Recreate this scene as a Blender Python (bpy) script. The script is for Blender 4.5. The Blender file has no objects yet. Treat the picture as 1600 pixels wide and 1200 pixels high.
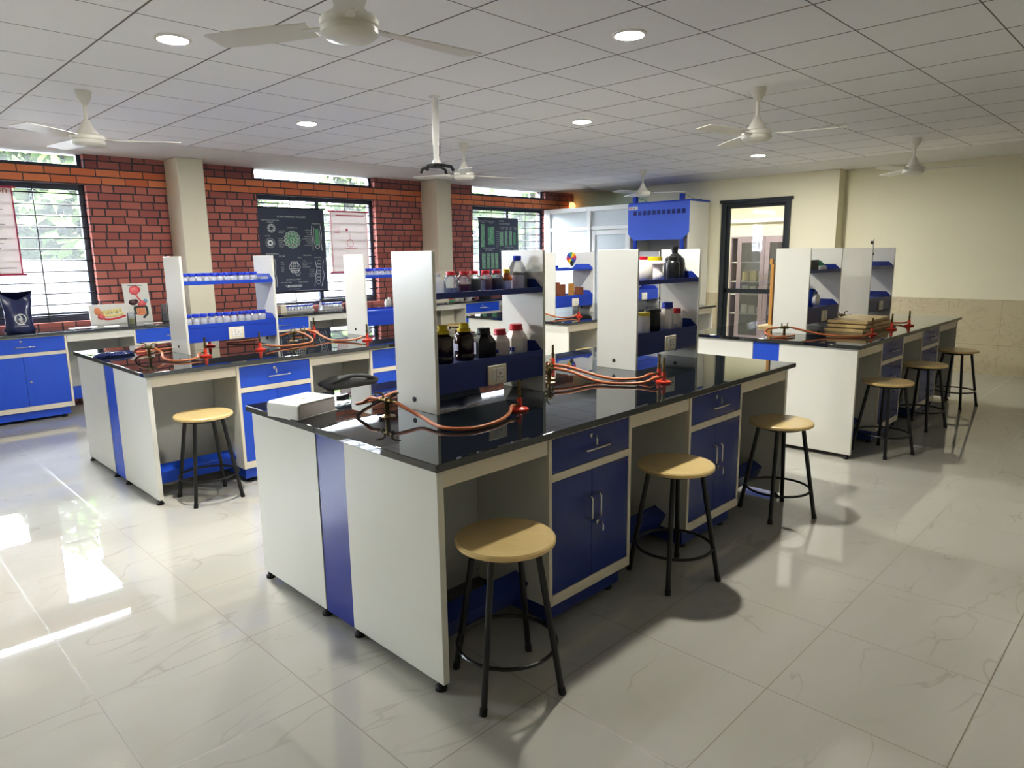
import bpy, bmesh, math, random
from mathutils import Vector, Matrix
random.seed(7)
R = math.radians
S = bpy.context.scene
COL = S.collection
MATS = {}

# ---------------------------------------------------------------- materials
def lin(c):
    return tuple(((x/255)/12.92 if x/255 <= .04045 else ((x/255+.055)/1.055)**2.4) for x in c)

class NT:
    """small helper around a node tree"""
    def __init__(self, name):
        m = bpy.data.materials.new(name); m.use_nodes = True
        self.m = m; self.t = m.node_tree; self.n = self.t.nodes; self.l = self.t.links
        self.b = self.n['Principled BSDF']; self.out = self.n['Material Output']
    def new(self, typ, **kw):
        x = self.n.new(typ)
        for k, v in kw.items(): setattr(x, k, v)
        return x
    def put(self, sock, v):
        if v is None: return
        if isinstance(v, (int, float)): sock.default_value = v
        elif isinstance(v, (tuple, list)):
            sock.default_value = tuple(v)+(1,) if (len(v) == 3 and sock.type == 'RGBA') else tuple(v)
        else: self.l.new(v, sock)
    def math(self, op, a, b=None, c=None, clamp=False):
        x = self.new('ShaderNodeMath', operation=op, use_clamp=clamp)
        self.put(x.inputs[0], a)
        if b is not None: self.put(x.inputs[1], b)
        if c is not None: self.put(x.inputs[2], c)
        return x.outputs[0]
    def mix(self, f, a, b):
        x = self.new('ShaderNodeMix', data_type='RGBA')
        self.put(x.inputs[0], f); self.put(x.inputs[6], a); self.put(x.inputs[7], b)
        return x.outputs[2]
    def pos(self):
        g = self.new('ShaderNodeNewGeometry'); s = self.new('ShaderNodeSeparateXYZ')
        self.l.new(g.outputs['Position'], s.inputs[0])
        return g.outputs['Position'], s.outputs[0], s.outputs[1], s.outputs[2]
    def obj(self):
        g = self.new('ShaderNodeTexCoord'); s = self.new('ShaderNodeSeparateXYZ')
        self.l.new(g.outputs['Object'], s.inputs[0])
        return g.outputs['Object'], s.outputs[0], s.outputs[1], s.outputs[2]
    def comb(self, x, y, z):
        c = self.new('ShaderNodeCombineXYZ')
        for i, v in enumerate((x, y, z)): self.put(c.inputs[i], v)
        return c.outputs[0]
    def noise(self, vec, scale, detail=3, rough=.5, dist=0):
        x = self.new('ShaderNodeTexNoise')
        self.put(x.inputs['Vector'], vec); x.inputs['Scale'].default_value = scale
        x.inputs['Detail'].default_value = detail; x.inputs['Roughness'].default_value = rough
        x.inputs['Distortion'].default_value = dist
        return x.outputs['Fac']
    def white(self, vec):
        x = self.new('ShaderNodeTexWhiteNoise'); self.put(x.inputs['Vector'], vec)
        return x.outputs['Value']
    def bump(self, h, strength=.2, dist=.01):
        x = self.new('ShaderNodeBump'); x.inputs['Strength'].default_value = strength
        x.inputs['Distance'].default_value = dist
        self.put(x.inputs['Height'], h); self.l.new(x.outputs[0], self.b.inputs['Normal'])
    def set(self, **kw):
        names = dict(color='Base Color', rough='Roughness', metal='Metallic', ior='IOR', coat='Coat Weight',
                     coatr='Coat Roughness', spec='Specular IOR Level', emit='Emission Color', es='Emission Strength',
                     trans='Transmission Weight', alpha='Alpha', sss='Subsurface Weight')
        for k, v in kw.items(): self.put(self.b.inputs[names[k]], v)
        return self

def simple(name, rgb, rough=.5, var=.04, vscale=6, **kw):
    """principled with a faint procedural tone variation"""
    if name in MATS: return MATS[name]
    t = NT(name); c = lin(rgb)
    o, x, y, z = t.obj()
    n = t.noise(o, vscale, 3)
    col = t.mix(n, tuple(max(0, k*(1-var)) for k in c), tuple(min(1, k*(1+var)) for k in c))
    t.set(color=col, rough=rough, **kw)
    MATS[name] = t.m
    return t.m

def glassy(name, rgb, tint=.12, refl=1.0, rough=.02):
    """thin clear wall: mostly transparent with fresnel gloss and a tint"""
    t = NT(name); t.n.remove(t.b)
    tr = t.new('ShaderNodeBsdfTransparent'); gl = t.new('ShaderNodeBsdfGlossy'); df = t.new('ShaderNodeBsdfTranslucent'); d2 = t.new('ShaderNodeBsdfDiffuse')
    c = lin(rgb)
    t.put(tr.inputs[0], tuple(1-(1-k)*.5 for k in c)); t.put(gl.inputs[0], (1, 1, 1)); gl.inputs['Roughness'].default_value = rough
    t.put(df.inputs[0], c); t.put(d2.inputs[0], c)
    m0 = t.new('ShaderNodeMixShader'); m0.inputs[0].default_value = .5
    t.l.new(df.outputs[0], m0.inputs[1]); t.l.new(d2.outputs[0], m0.inputs[2])
    m1 = t.new('ShaderNodeMixShader'); m1.inputs[0].default_value = tint
    t.l.new(tr.outputs[0], m1.inputs[1]); t.l.new(m0.outputs[0], m1.inputs[2])
    fr = t.new('ShaderNodeFresnel'); fr.inputs[0].default_value = 1.45
    f = t.math('MULTIPLY', fr.outputs[0], refl, clamp=True)
    m2 = t.new('ShaderNodeMixShader'); t.l.new(f, m2.inputs[0])
    t.l.new(m1.outputs[0], m2.inputs[1]); t.l.new(gl.outputs[0], m2.inputs[2])
    t.l.new(m2.outputs[0], t.out.inputs[0])
    MATS[name] = t.m
    return t.m

def emis(name, rgb, st):
    t = NT(name); o, x, y, z = t.obj()
    n = t.noise(o, 3)
    t.set(color=(.9, .9, .9), emit=t.mix(n, lin(rgb), tuple(k*.97 for k in lin(rgb))), es=st, rough=.4)
    MATS[name] = t.m
    return t.m

# ---------------------------------------------------------------- mesh building
class MB:
    def __init__(s): s.v = []; s.f = []; s.m = []
    def add(s, vs, fs, m=0):
        o = len(s.v); s.v += [tuple(p) for p in vs]
        for f in fs: s.f.append([i+o for i in f]); s.m.append(m)
        return s
    def box(s, x0, x1, y0, y1, z0, z1, m=0):
        v = [(x, y, z) for z in (z0, z1) for y in (y0, y1) for x in (x0, x1)]
        return s.add(v, [(0, 2, 3, 1), (4, 5, 7, 6), (0, 1, 5, 4), (2, 6, 7, 3), (0, 4, 6, 2), (1, 3, 7, 5)], m)
    def lathe(s, prof, c=(0, 0, 0), n=24, m=0, sx=1, sy=1, rot=0):
        vs = []; fs = []
        k = len(prof)
        for r, z in prof:
            for i in range(n):
                a = 2*math.pi*i/n+rot
                vs.append((c[0]+r*sx*math.cos(a), c[1]+r*sy*math.sin(a), c[2]+z))
        for j in range(k-1):
            for i in range(n):
                a = j*n+i; b = j*n+(i+1) % n
                fs.append((a, b, b+n, a+n))
        fs.append(tuple(range(n-1, -1, -1))); fs.append(tuple((k-1)*n+i for i in range(n)))
        return s.add(vs, fs, m)
    def tube(s, pts, r, n=10, m=0, closed=False):
        P = [Vector(p) for p in pts]; N = len(P)
        rr = r if isinstance(r, (list, tuple)) else [r]*N
        T = []
        for i in range(N):
            if closed: t = P[(i+1) % N]-P[i-1]
            else: t = P[min(i+1, N-1)]-P[max(i-1, 0)]
            T.append(t.normalized())
        u = T[0].orthogonal().normalized(); vs = []
        for i in range(N):
            u = (u-T[i]*u.dot(T[i])); u = u.normalized() if u.length > 1e-6 else T[i].orthogonal().normalized()
            w = T[i].cross(u)
            for k in range(n):
                a = 2*math.pi*k/n
                vs.append(P[i]+(u*math.cos(a)+w*math.sin(a))*rr[i])
        fs = []
        for i in range(N if closed else N-1):
            for k in range(n):
                a = i*n+k; b = i*n+(k+1) % n; j = ((i+1) % N)*n
                fs.append((a, b, j+(k+1) % n, j+k))
        if not closed:
            fs.append(tuple(range(n-1, -1, -1))); fs.append(tuple((N-1)*n+k for k in range(n)))
        return s.add(vs, fs, m)
    def prism(s, poly, ax, a, b, m=0):
        def P(u, v, w):
            return {'x': (w, u, v), 'y': (u, w, v), 'z': (u, v, w)}[ax]
        n = len(poly)
        vs = [P(u, v, a) for u, v in poly]+[P(u, v, b) for u, v in poly]
        fs = [tuple(range(n-1, -1, -1)), tuple(range(n, 2*n))]
        fs += [(i, (i+1) % n, n+(i+1) % n, n+i) for i in range(n)]
        return s.add(vs, fs, m)
    def strip(s, pts, w, y, m=0, closed=False, f=None):
        """flat ribbon in an XZ plane at depth y (f maps x,z to a point)"""
        f = f or (lambda x, z: (x, y, z))
        P = [Vector(p) for p in pts]; N = len(P); vs = []
        for i in range(N):
            t = (P[(i+1) % N]-P[i-1]) if closed else (P[min(i+1, N-1)]-P[max(i-1, 0)])
            t = t.normalized() if t.length else Vector((1, 0)); nrm = Vector((-t.y, t.x))*w/2
            vs += [f(*(P[i]+nrm)), f(*(P[i]-nrm))]
        fs = [(2*i, 2*i+1, 2*((i+1) % N)+1, 2*((i+1) % N)) for i in range(N if closed else N-1)]
        return s.add(vs, fs, m)
    def disc(s, x, z, r, y, m=0, n=20, rx=1, f=None):
        f = f or (lambda a, b: (a, y, b))
        return s.add([f(x+r*rx*math.cos(2*math.pi*i/n), z+r*math.sin(2*math.pi*i/n)) for i in range(n)], [tuple(range(n))], m)
    def ring(s, x, z, r, w, y, m=0, n=24, rx=1, f=None):
        return s.strip([(x+r*rx*math.cos(2*math.pi*i/n), z+r*math.sin(2*math.pi*i/n)) for i in range(n)], w, y, m, True, f)
    def quad(s, x0, x1, z0, z1, y, m=0, f=None):
        f = f or (lambda a, b: (a, y, b))
        return s.add([f(x0, z0), f(x1, z0), f(x1, z1), f(x0, z1)], [(0, 1, 2, 3)], m)
    def text(s, txt, x, z, size, y, m=0, align='C', f=None):
        f = f or (lambda a, b: (a, y, b))
        vs, fs, w = text_mesh(txt)
        o = {'C': -w/2, 'L': 0, 'R': -w}[align]
        return s.add([f(x+(p[0]+o)*size, z+p[1]*size) for p in vs], fs, m)
    def build(s, name, mats, parent=None, bevel=0, seg=2, ang=40, loc=None, rotz=None):
        me = bpy.data.meshes.new(name)
        me.from_pydata(s.v, [], s.f)
        for mm in (mats if isinstance(mats, (list, tuple)) else [mats]): me.materials.append(mm)
        for p, k in zip(me.polygons, s.m): p.material_index = k
        bm = bmesh.new(); bm.from_mesh(me)
        bmesh.ops.recalc_face_normals(bm, faces=bm.faces); bm.to_mesh(me); bm.free()
        me.polygons.foreach_set('use_smooth', [True]*len(me.polygons))
        me.set_sharp_from_angle(angle=R(ang))
        o = bpy.data.objects.new(name, me); COL.objects.link(o)
        if parent: o.parent = parent
        if loc: o.location = loc
        if rotz is not None: o.rotation_euler.z = rotz
        if bevel:
            b = o.modifiers.new('edge', 'BEVEL'); b.width = bevel; b.segments = seg; b.limit_method = 'ANGLE'; b.angle_limit = R(50)
        return o

_TX = {}
def text_mesh(txt):
    if txt in _TX: return _TX[txt]
    cu = bpy.data.curves.new('t', 'FONT'); cu.body = txt; cu.resolution_u = 2
    ob = bpy.data.objects.new('t', cu); COL.objects.link(ob)
    dg = bpy.context.evaluated_depsgraph_get(); dg.update()
    me = bpy.data.meshes.new_from_object(ob.evaluated_get(dg))
    vs = [tuple(v.co) for v in me.vertices]; fs = [tuple(p.vertices) for p in me.polygons]
    w = max([v[0] for v in vs] or [0])
    bpy.data.objects.remove(ob); bpy.data.curves.remove(cu); bpy.data.meshes.remove(me)
    _TX[txt] = (vs, fs, w)
    return _TX[txt]

def tag(o, label=None, cat=None, group=None, kind=None):
    if label: o['label'] = label
    if cat: o['category'] = cat
    if group: o['group'] = group
    if kind: o['kind'] = kind
    return o

def thing(name, label, cat, loc=(0, 0, 0), rotz=0, group=None):
    o = bpy.data.objects.new(name, None); COL.objects.link(o)
    o.empty_display_size = .1; o.location = loc; o.rotation_euler = (0, 0, rotz)
    return tag(o, label, cat, group)

def copy_tree(o, parent=None, loc=None, rotz=None, label=None, group=None):
    c = o.copy(); COL.objects.link(c)
    if parent: c.parent = parent
    for ch in list(o.children): copy_tree(ch, c)
    if loc is not None: c.location = loc
    if rotz is not None: c.rotation_euler = (0, 0, rotz)
    if label: c['label'] = label
    if group: c['group'] = group
    return c

class Proto:
    """first use hands out the original, later uses hand out copies with the same parts"""
    def __init__(s, root): s.root = root; s.used = False
    def place(s, loc, label, group=None, rotz=0):
        if not s.used:
            s.used = True; o = s.root; o.location = loc; o.rotation_euler = (0, 0, rotz); o['label'] = label
            if group: o['group'] = group
            return o
        return copy_tree(s.root, None, loc, rotz, label, group or '')

def spline(P, k=8):
    P = [Vector(p) for p in P]; out = []
    Q = [P[0]*2-P[1]]+P+[P[-1]*2-P[-2]]
    for i in range(1, len(Q)-2):
        for j in range(k):
            t = j/k; a, b, c, d = Q[i-1], Q[i], Q[i+1], Q[i+2]
            out.append(.5*((2*b)+(c-a)*t+(2*a-5*b+4*c-d)*t*t+(3*b-a-3*c+d)*t**3))
    out.append(P[-1])
    return out

ORD = ['first', 'second', 'third', 'fourth', 'fifth', 'sixth', 'seventh', 'eighth', 'ninth', 'tenth', 'eleventh', 'twelfth']
HB = .914      # worktop height
# ---------------------------------------------------------------- surface materials
def mat_floor():
    t = NT('polished_floor_tile'); p, x, y, z = t.pos()
    u = t.math('DIVIDE', t.math('SUBTRACT', x, .56), .6); v = t.math('DIVIDE', t.math('SUBTRACT', y, .397), .6)
    fu = t.math('FRACT', u); fv = t.math('FRACT', v)
    iu = t.math('FLOOR', u); iv = t.math('FLOOR', v)
    g = .0035
    du = t.math('MINIMUM', fu, t.math('SUBTRACT', 1, fu)); dv = t.math('MINIMUM', fv, t.math('SUBTRACT', 1, fv))
    grout = t.math('LESS_THAN', t.math('MINIMUM', du, dv), g)
    rnd = t.white(t.comb(iu, iv, 0))
    vec = t.comb(t.math('ADD', x, t.math('MULTIPLY', rnd, 37)), t.math('ADD', t.math('MULTIPLY', y, 2.2), t.math('MULTIPLY', rnd, 17)), 0)
    n1 = t.noise(vec, 1.3, 3, .45, .7)
    vein = t.math('SUBTRACT', 1, t.math('MULTIPLY', t.math('ABSOLUTE', t.math('SUBTRACT', n1, .5)), 85), clamp=True)
    gate = t.math('MULTIPLY', t.math('SUBTRACT', t.noise(vec, 1.7, 2), .46), 8, clamp=True)
    vein = t.math('MULTIPLY', t.math('MULTIPLY', vein, gate), .26)
    cloud = t.noise(vec, 1.6, 4)
    base = t.mix(cloud, lin((184, 182, 172)), lin((194, 192, 185)))
    c = t.mix(vein, base, lin((128, 119, 98)))
    c = t.mix(grout, c, lin((128, 121, 104)))
    t.set(color=c, rough=t.math('ADD', .016, t.math('MULTIPLY', grout, .4)), ior=1.8, spec=.6)
    return t.m

def mat_ceiling():
    t = NT('ceiling_tile_grid'); p, x, y, z = t.pos()
    u = t.math('FRACT', t.math('DIVIDE', t.math('SUBTRACT', x, .749), .6)); v = t.math('FRACT', t.math('DIVIDE', t.math('SUBTRACT', y, 3.953), .6))
    du = t.math('MULTIPLY', t.math('MINIMUM', u, t.math('SUBTRACT', 1, u)), .6)
    dv = t.math('MULTIPLY', t.math('MINIMUM', v, t.math('SUBTRACT', 1, v)), .6)
    n = t.noise(p, 160, 2)
    c = t.mix(n, lin((242, 242, 245)), lin((252, 252, 254)))
    ln = t.math('MAXIMUM', t.math('LESS_THAN', du, .006), t.math('LESS_THAN', dv, .004))
    c = t.mix(ln, c, lin((128, 124, 124)))
    t.set(color=c, rough=.75, spec=.25)
    return t.m

def mat_brick():
    t = NT('red_brick_masonry'); p, x, y, z = t.pos()
    h = .088
    v = t.math('DIVIDE', t.math('SUBTRACT', z, 2.481-h*28), h)
    row = t.math('FLOOR', v); fv = t.math('FRACT', v)
    band = t.math('MULTIPLY', t.math('GREATER_THAN', z, 2.481), t.math('LESS_THAN', z, 2.657))
    wob = t.math('MULTIPLY', t.white(t.comb(row, 3, 0)), .12)
    xx = t.math('ADD', t.math('ADD', x, y), wob)
    # flemish rows: stretcher + header; band rows: stretchers only
    per = t.math('ADD', .365, t.math('MULTIPLY', band, -.115))
    u = t.math('ADD', t.math('DIVIDE', xx, per), t.math('MULTIPLY', row, .5))
    fu = t.math('FRACT', u); iu = t.math('FLOOR', u)
    hdr = t.math('MULTIPLY', t.math('GREATER_THAN', fu, .66), t.math('SUBTRACT', 1, band))
    m = .042
    a = t.math('LESS_THAN', fu, m); b = t.math('LESS_THAN', t.math('ABSOLUTE', t.math('SUBTRACT', fu, .66)), .024)
    b = t.math('MULTIPLY', b, t.math('SUBTRACT', 1, band))
    hm = t.math('LESS_THAN', fv, .17)
    nz = t.noise(p, 40, 3)
    mortar = t.math('MAXIMUM', t.math('MAXIMUM', a, b), hm)
    rnd = t.white(t.comb(iu, row, hdr))
    c1 = t.mix(rnd, lin((168, 98, 90)), lin((202, 130, 114)))
    c1 = t.mix(t.math('MULTIPLY', nz, .5), c1, lin((166, 122, 122)))
    # the upper rows above the band read darker
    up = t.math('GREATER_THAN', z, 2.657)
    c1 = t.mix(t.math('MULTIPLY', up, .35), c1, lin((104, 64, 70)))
    c2 = t.mix(rnd, lin((208, 122, 86)), lin((224, 146, 106)))
    c = t.mix(band, c1, c2)
    c = t.mix(mortar, c, lin((80, 74, 78)))
    t.set(color=c, rough=.8, spec=.2)
    t.bump(t.math('SUBTRACT', nz, t.math('MULTIPLY', mortar, 2)), .5, .006)
    return t.m

def mat_wall(name, rgb, dado=False):
    t = NT(name); p, x, y, z = t.pos()
    n = t.noise(p, 3, 4)
    c = t.mix(n, lin(rgb), tuple(k*.95 for k in lin(rgb)))
    if dado:
        n2 = t.noise(t.comb(t.math('MULTIPLY', y, 1.4), t.math('MULTIPLY', z, 2.2), x), 2.2, 5, .6, 1)
        ve = t.math('SUBTRACT', 1, t.math('MULTIPLY', t.math('ABSOLUTE', t.math('SUBTRACT', n2, .5)), 40), clamp=True)
        d = t.mix(t.math('MULTIPLY', ve, .3), lin((196, 186, 160)), lin((150, 138, 112)))
        fy = t.math('FRACT', t.math('DIVIDE', y, .6)); fz = t.math('FRACT', t.math('DIVIDE', t.math('ADD', z, .22), .6))
        j = t.math('MAXIMUM', t.math('LESS_THAN', fy, .006), t.math('LESS_THAN', fz, .008))
        d = t.mix(j, d, lin((160, 150, 126)))
        lo = t.math('LESS_THAN', z, .98)
        c = t.mix(lo, c, d)
        t.set(rough=t.math('SUBTRACT', .6, t.math('MULTIPLY', lo, .45)))
    else: t.set(rough=.6)
    t.set(color=c, spec=.3)
    return t.m

def mat_granite():
    t = NT('black_granite'); o, x, y, z = t.pos()
    n = t.noise(o, 220, 2, .7); s = t.math('MULTIPLY', t.math('SUBTRACT', n, .62), 9, clamp=True)
    st = t.noise(t.comb(t.math('MULTIPLY', x, .35), y, z), 14, 5, .6)
    c = t.mix(t.math('MULTIPLY', s, .6), t.mix(st, lin((14, 18, 20)), lin((28, 33, 36))), lin((110, 110, 112)))
    t.set(color=c, rough=.018, ior=1.78, spec=.6)
    return t.m

def mat_wood(name, a, b, rough=.35, sc=(3, 40, 3)):
    t = NT(name); o, x, y, z = t.obj()
    v = t.comb(t.math('MULTIPLY', x, sc[0]), t.math('MULTIPLY', y, sc[1]), t.math('MULTIPLY', z, sc[2]))
    n = t.noise(v, 1.0, 4, .6, .6); n2 = t.noise(v, 4, 3)
    c = t.mix(t.math('MULTIPLY', t.math('ADD', n, t.math('MULTIPLY', n2, .4)), .75), lin(a), lin(b))
    t.set(color=c, rough=rough, coat=.25, coatr=.2)
    return t.m

def mat_laminate(name, rgb, rough=.25, spec=.5):
    t = NT(name); p, x, y, z = t.pos()
    n = t.noise(p, 300, 2); n2 = t.noise(p, 2.5, 3)
    c = t.mix(n2, lin(rgb), tuple(k*.93 for k in lin(rgb)))
    t.set(color=c, rough=rough, spec=spec); t.bump(n, .03, .001)
    return t.m

M = {}
M['floor'] = mat_floor(); M['ceil'] = mat_ceiling(); M['brick'] = mat_brick()
M['plaster'] = mat_wall('white_plaster', (228, 227, 226))
M['cream'] = mat_wall('cream_paint', (232, 226, 206))
M['wallr'] = mat_wall('cream_paint_over_tiled_dado', (226, 221, 198), True)
M['wallg'] = mat_wall('pale_green_paint', (208, 222, 200))
M['granite'] = mat_granite()
M['white'] = mat_laminate('white_laminate', (226, 225, 217), .28)
M['edge'] = mat_laminate('white_edge_band', (228, 220, 204), .4)
M['blue'] = mat_laminate('blue_laminate', (40, 86, 200), .22)
M['bluepc'] = mat_laminate('blue_powder_coat', (38, 76, 186), .3)
M['navy'] = mat_laminate('shaded_blue_laminate', (30, 52, 130), .22)  # the blue laminate again, front benches' shade put into its colour
M['shadedpc'] = mat_laminate('shaded_blue_powder_coat', (32, 52, 126), .3)  # darker copy of the blue coat, imitates shade on the front racks
M['stripe'] = mat_laminate('sheen_greyed_blue_laminate', (48, 62, 146), .2)  # blue laminate with a greying reflection painted into its colour
M['sash'] = mat_laminate('sky_blue_powder_coat', (82, 114, 220), .35)
M['knee'] = mat_laminate('grey_white_back_panel', (206, 206, 202), .4)
M['wood'] = mat_wood('light_rubberwood', (230, 206, 152), (208, 180, 124), .32, (30, 4, 30))
M['plank'] = mat_wood('pale_plywood', (224, 206, 160), (200, 172, 120), .5, (4, 40, 40))
M['post'] = mat_wood('varnished_pine', (206, 158, 84), (170, 118, 54), .4, (40, 40, 3))
M['dkwood'] = mat_wood('brown_hardwood', (150, 92, 62), (110, 62, 42), .45, (40, 40, 4))
M['black'] = simple('black_powder_coat', (22, 22, 24), .35, .1)
M['rubber'] = simple('black_rubber', (18, 18, 20), .6, .1)
M['dark'] = simple('dark_window_metal', (52, 60, 76), .4, .06)
M['door'] = simple('dark_door_metal', (38, 44, 48), .4, .06)
M['chrome'] = simple('brushed_steel', (205, 205, 205), .22, .04, metal=1)
M['brass'] = simple('aged_brass', (120, 104, 70), .3, .15, 30, metal=1)
M['red'] = simple('red_burner_enamel', (194, 54, 32), .35, .06)
M['hose'] = simple('orange_brown_rubber', (172, 100, 60), .42, .08, 20)
M['fan'] = simple('ivory_fan_enamel', (224, 222, 214), .3, .03)
M['alu'] = simple('white_powder_coated_aluminium', (238, 240, 240), .35, .02)
M['plastic'] = simple('white_plastic', (234, 232, 228), .35, .03)
M['ivory'] = simple('ivory_switch_plastic', (232, 224, 206), .35, .03)
M['hole'] = simple('socket_black', (25, 22, 20), .6)
M['paper'] = simple('white_paper', (236, 236, 232), .7, .03)
M['pages'] = simple('paper_block_edge', (206, 200, 200), .8, .05, 40)
M['amber'] = simple('dark_amber_glass', (40, 18, 8), .06, .2, coat=.5)
M['amber2'] = simple('amber_glass', (132, 62, 18), .06, .2, coat=.5)
M['blackp'] = simple('black_hdpe', (20, 22, 26), .35, .1)
M['whitep'] = simple('natural_white_hdpe', (232, 226, 220), .4, .03, sss=.1)
M['capy'] = simple('yellow_cap', (212, 188, 28), .4)
M['capr'] = simple('red_cap', (200, 30, 52), .35)
M['capb'] = simple('blue_cap', (22, 54, 176), .35)
M['liqr'] = simple('dark_red_liquid', (150, 22, 40), .08)
M['liqg'] = simple('olive_grey_liquid', (106, 108, 84), .1)
M['liqp'] = simple('purple_red_liquid', (156, 34, 76), .08)
M['liqk'] = simple('near_black_liquid', (62, 24, 46), .08)
M['liqb'] = simple('slate_blue_liquid', (84, 104, 150), .1)
M['label'] = simple('printed_paper_label', (206, 206, 222), .6, .2, 90)
M['clear'] = glassy('clear_glass', (238, 244, 248), .16)
M['clearb'] = glassy('clear_bottle_glass', (246, 247, 250), .72)
M['clearm'] = glassy('jug_plastic', (244, 244, 238), .4)
M['liqc'] = glassy('pale_clear_liquid', (222, 228, 240), .7)
M['frost'] = simple('frosted_partition_glass', (208, 216, 220), .35, .02)
M['pane'] = glassy('window_pane', (246, 250, 250), .02, .8)
M['foliage'] = simple('tree_leaves', (19, 28, 9), .8, .5, 2, spec=0)
M['bark'] = simple('tree_bark', (110, 96, 80), .9, .2, 8)
M['blockwall'] = None
M['ground'] = simple('outdoor_ground', (206, 204, 196), .9, .1, 1)
M['chart'] = simple('slate_chart_paper', (66, 74, 94), .55, .06, 2)
M['chartpink'] = simple('pale_pink_chart_paper', (244, 234, 230), .6, .03, 2)
M['ink_w'] = simple('white_chart_ink', (226, 232, 232), .6)
M['ink_g'] = simple('green_chart_ink', (108, 172, 132), .6, .25, 30)
M['ink_r'] = simple('rose_chart_ink', (206, 110, 120), .6)
M['ink_k'] = simple('dark_chart_ink', (70, 60, 60), .6)
M['roll'] = simple('crimson_roller', (170, 50, 84), .5)
M['bag'] = simple('navy_plastic_sheet', (34, 44, 88), .22, .15, 12)
M['cloth'] = simple('black_woven_cloth', (34, 34, 36), .85, .3, 60)
M['mesh_grey'] = simple('grey_mesh_fabric', (96, 98, 100), .9, .35, 80)
M['cabgrey'] = simple('mauve_grey_laminate', (132, 116, 124), .4, .04)
M['cabglass'] = glassy('cabinet_glass', (200, 196, 202), .12, .8)
M['teal'] = simple('teal_plastic', (44, 120, 98), .4)
M['pink'] = simple('pink_model_enamel', (222, 108, 112), .4, .08)
M['mred'] = simple('red_model_enamel', (206, 44, 48), .4, .08)
M['mbrown'] = simple('dark_liver_enamel', (74, 40, 44), .4, .1)
M['morange'] = simple('peach_model_enamel', (226, 148, 104), .45, .1)
M['myellow'] = simple('cream_model_enamel', (238, 224, 150), .4, .06)
M['mblue'] = simple('sky_blue_enamel', (110, 178, 206), .4)
M['mdark'] = simple('dark_green_enamel', (52, 66, 62), .5)
M['lamp'] = emis('downlight_diffuser', (255, 250, 232), 880)
M['bulb'] = emis('warm_bulb_glow', (255, 176, 104), 2.2)

def mat_block():
    t = NT('pale_block_masonry'); p, x, y, z = t.pos()
    v = t.math('DIVIDE', z, .2); row = t.math('FLOOR', v); fv = t.math('FRACT', v)
    u = t.math('ADD', t.math('DIVIDE', x, .4), t.math('MULTIPLY', row, .5)); fu = t.math('FRACT', u)
    mo = t.math('MAXIMUM', t.math('LESS_THAN', fv, .06), t.math('LESS_THAN', fu, .03))
    t.set(color=t.mix(mo, lin((34, 33, 33)), lin((26, 25, 25))), rough=.95, spec=0)
    return t.m
M['blockwall'] = mat_block()

def mat_backlit(name, rgb, k=.03):
    t = NT(name); o, x, y, z = t.obj(); n = t.noise(o, 3, 3)
    c = t.mix(n, lin(rgb), tuple(v*.95 for v in lin(rgb)))
    t.set(color=c, rough=.6, spec=.2)
    tr = t.new('ShaderNodeBsdfTranslucent'); t.put(tr.inputs[0], lin(rgb))
    m = t.new('ShaderNodeMixShader'); m.inputs[0].default_value = k
    t.l.new(t.b.outputs[0], m.inputs[1]); t.l.new(tr.outputs[0], m.inputs[2]); t.l.new(m.outputs[0], t.out.inputs[0])
    return t.m
M['chartpink'] = mat_backlit('backlit_pink_chart_paper', (244, 232, 228), .022)
M['chartfront'] = simple('pale_notice_paper', (240, 226, 224), .6, .03, 2)
# ---------------------------------------------------------------- room shell
def struct(name, mb, mats, **kw):
    o = mb.build(name, mats, **kw); o['kind'] = 'structure'; return o
WY = 9.1; ZC = 2.85; ZS = 2.815
XL, YB = -4.0, -3.2
struct('floor', MB().box(XL-.2, 14, YB-.2, 9.4, -.1, 0), M['floor'])
struct('ceiling', MB().box(XL-.2, 10.2, YB-.2, 8.1, ZC, ZC+.1), M['ceil'])
# dropped plaster margin round the tile grid
struct('trim_1', MB().prism([(8.02, ZC+.2), (8.02, ZC-.004), (8.26, ZS), (9.35, ZS), (9.35, ZC+.2)], 'x', XL-.2, 11.2), M['plaster'])
struct('trim_2', MB().prism([(10.07, ZC+.2), (10.07, ZC-.004), (10.3, 2.785), (11.2, 2.785), (11.2, ZC+.2)], 'y', YB-.2, 8.02), M['plaster'])
# window wall: piers, sill band and lintel band of brick (3 windows in view, one more to the rear)
WIN = [(-3.375, -1.489), (.51, 2.396), (4.397, 6.283), (8.275, 10.16)]
mb = MB()
edges = [XL-.2]+[e for w in WIN for e in w]+[11.2]
for i in range(0, len(edges), 2): mb.box(edges[i], edges[i+1], WY, WY+.25, 0, ZC+.2)
for a, b in WIN:
    mb.box(a, b, WY+.0, WY+.25, 0, .96)
    mb.box(a, b, WY+.0, WY+.25, 2.481, 2.657)
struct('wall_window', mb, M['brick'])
for i, (a, b) in enumerate([(3.26, 3.565), (7.165, 7.455), (-.6, -.3)]):
    struct('trim_%d' % (3+i), MB().box(a, b, 8.69, WY, 0, ZS), M['cream'], bevel=.008)
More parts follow.
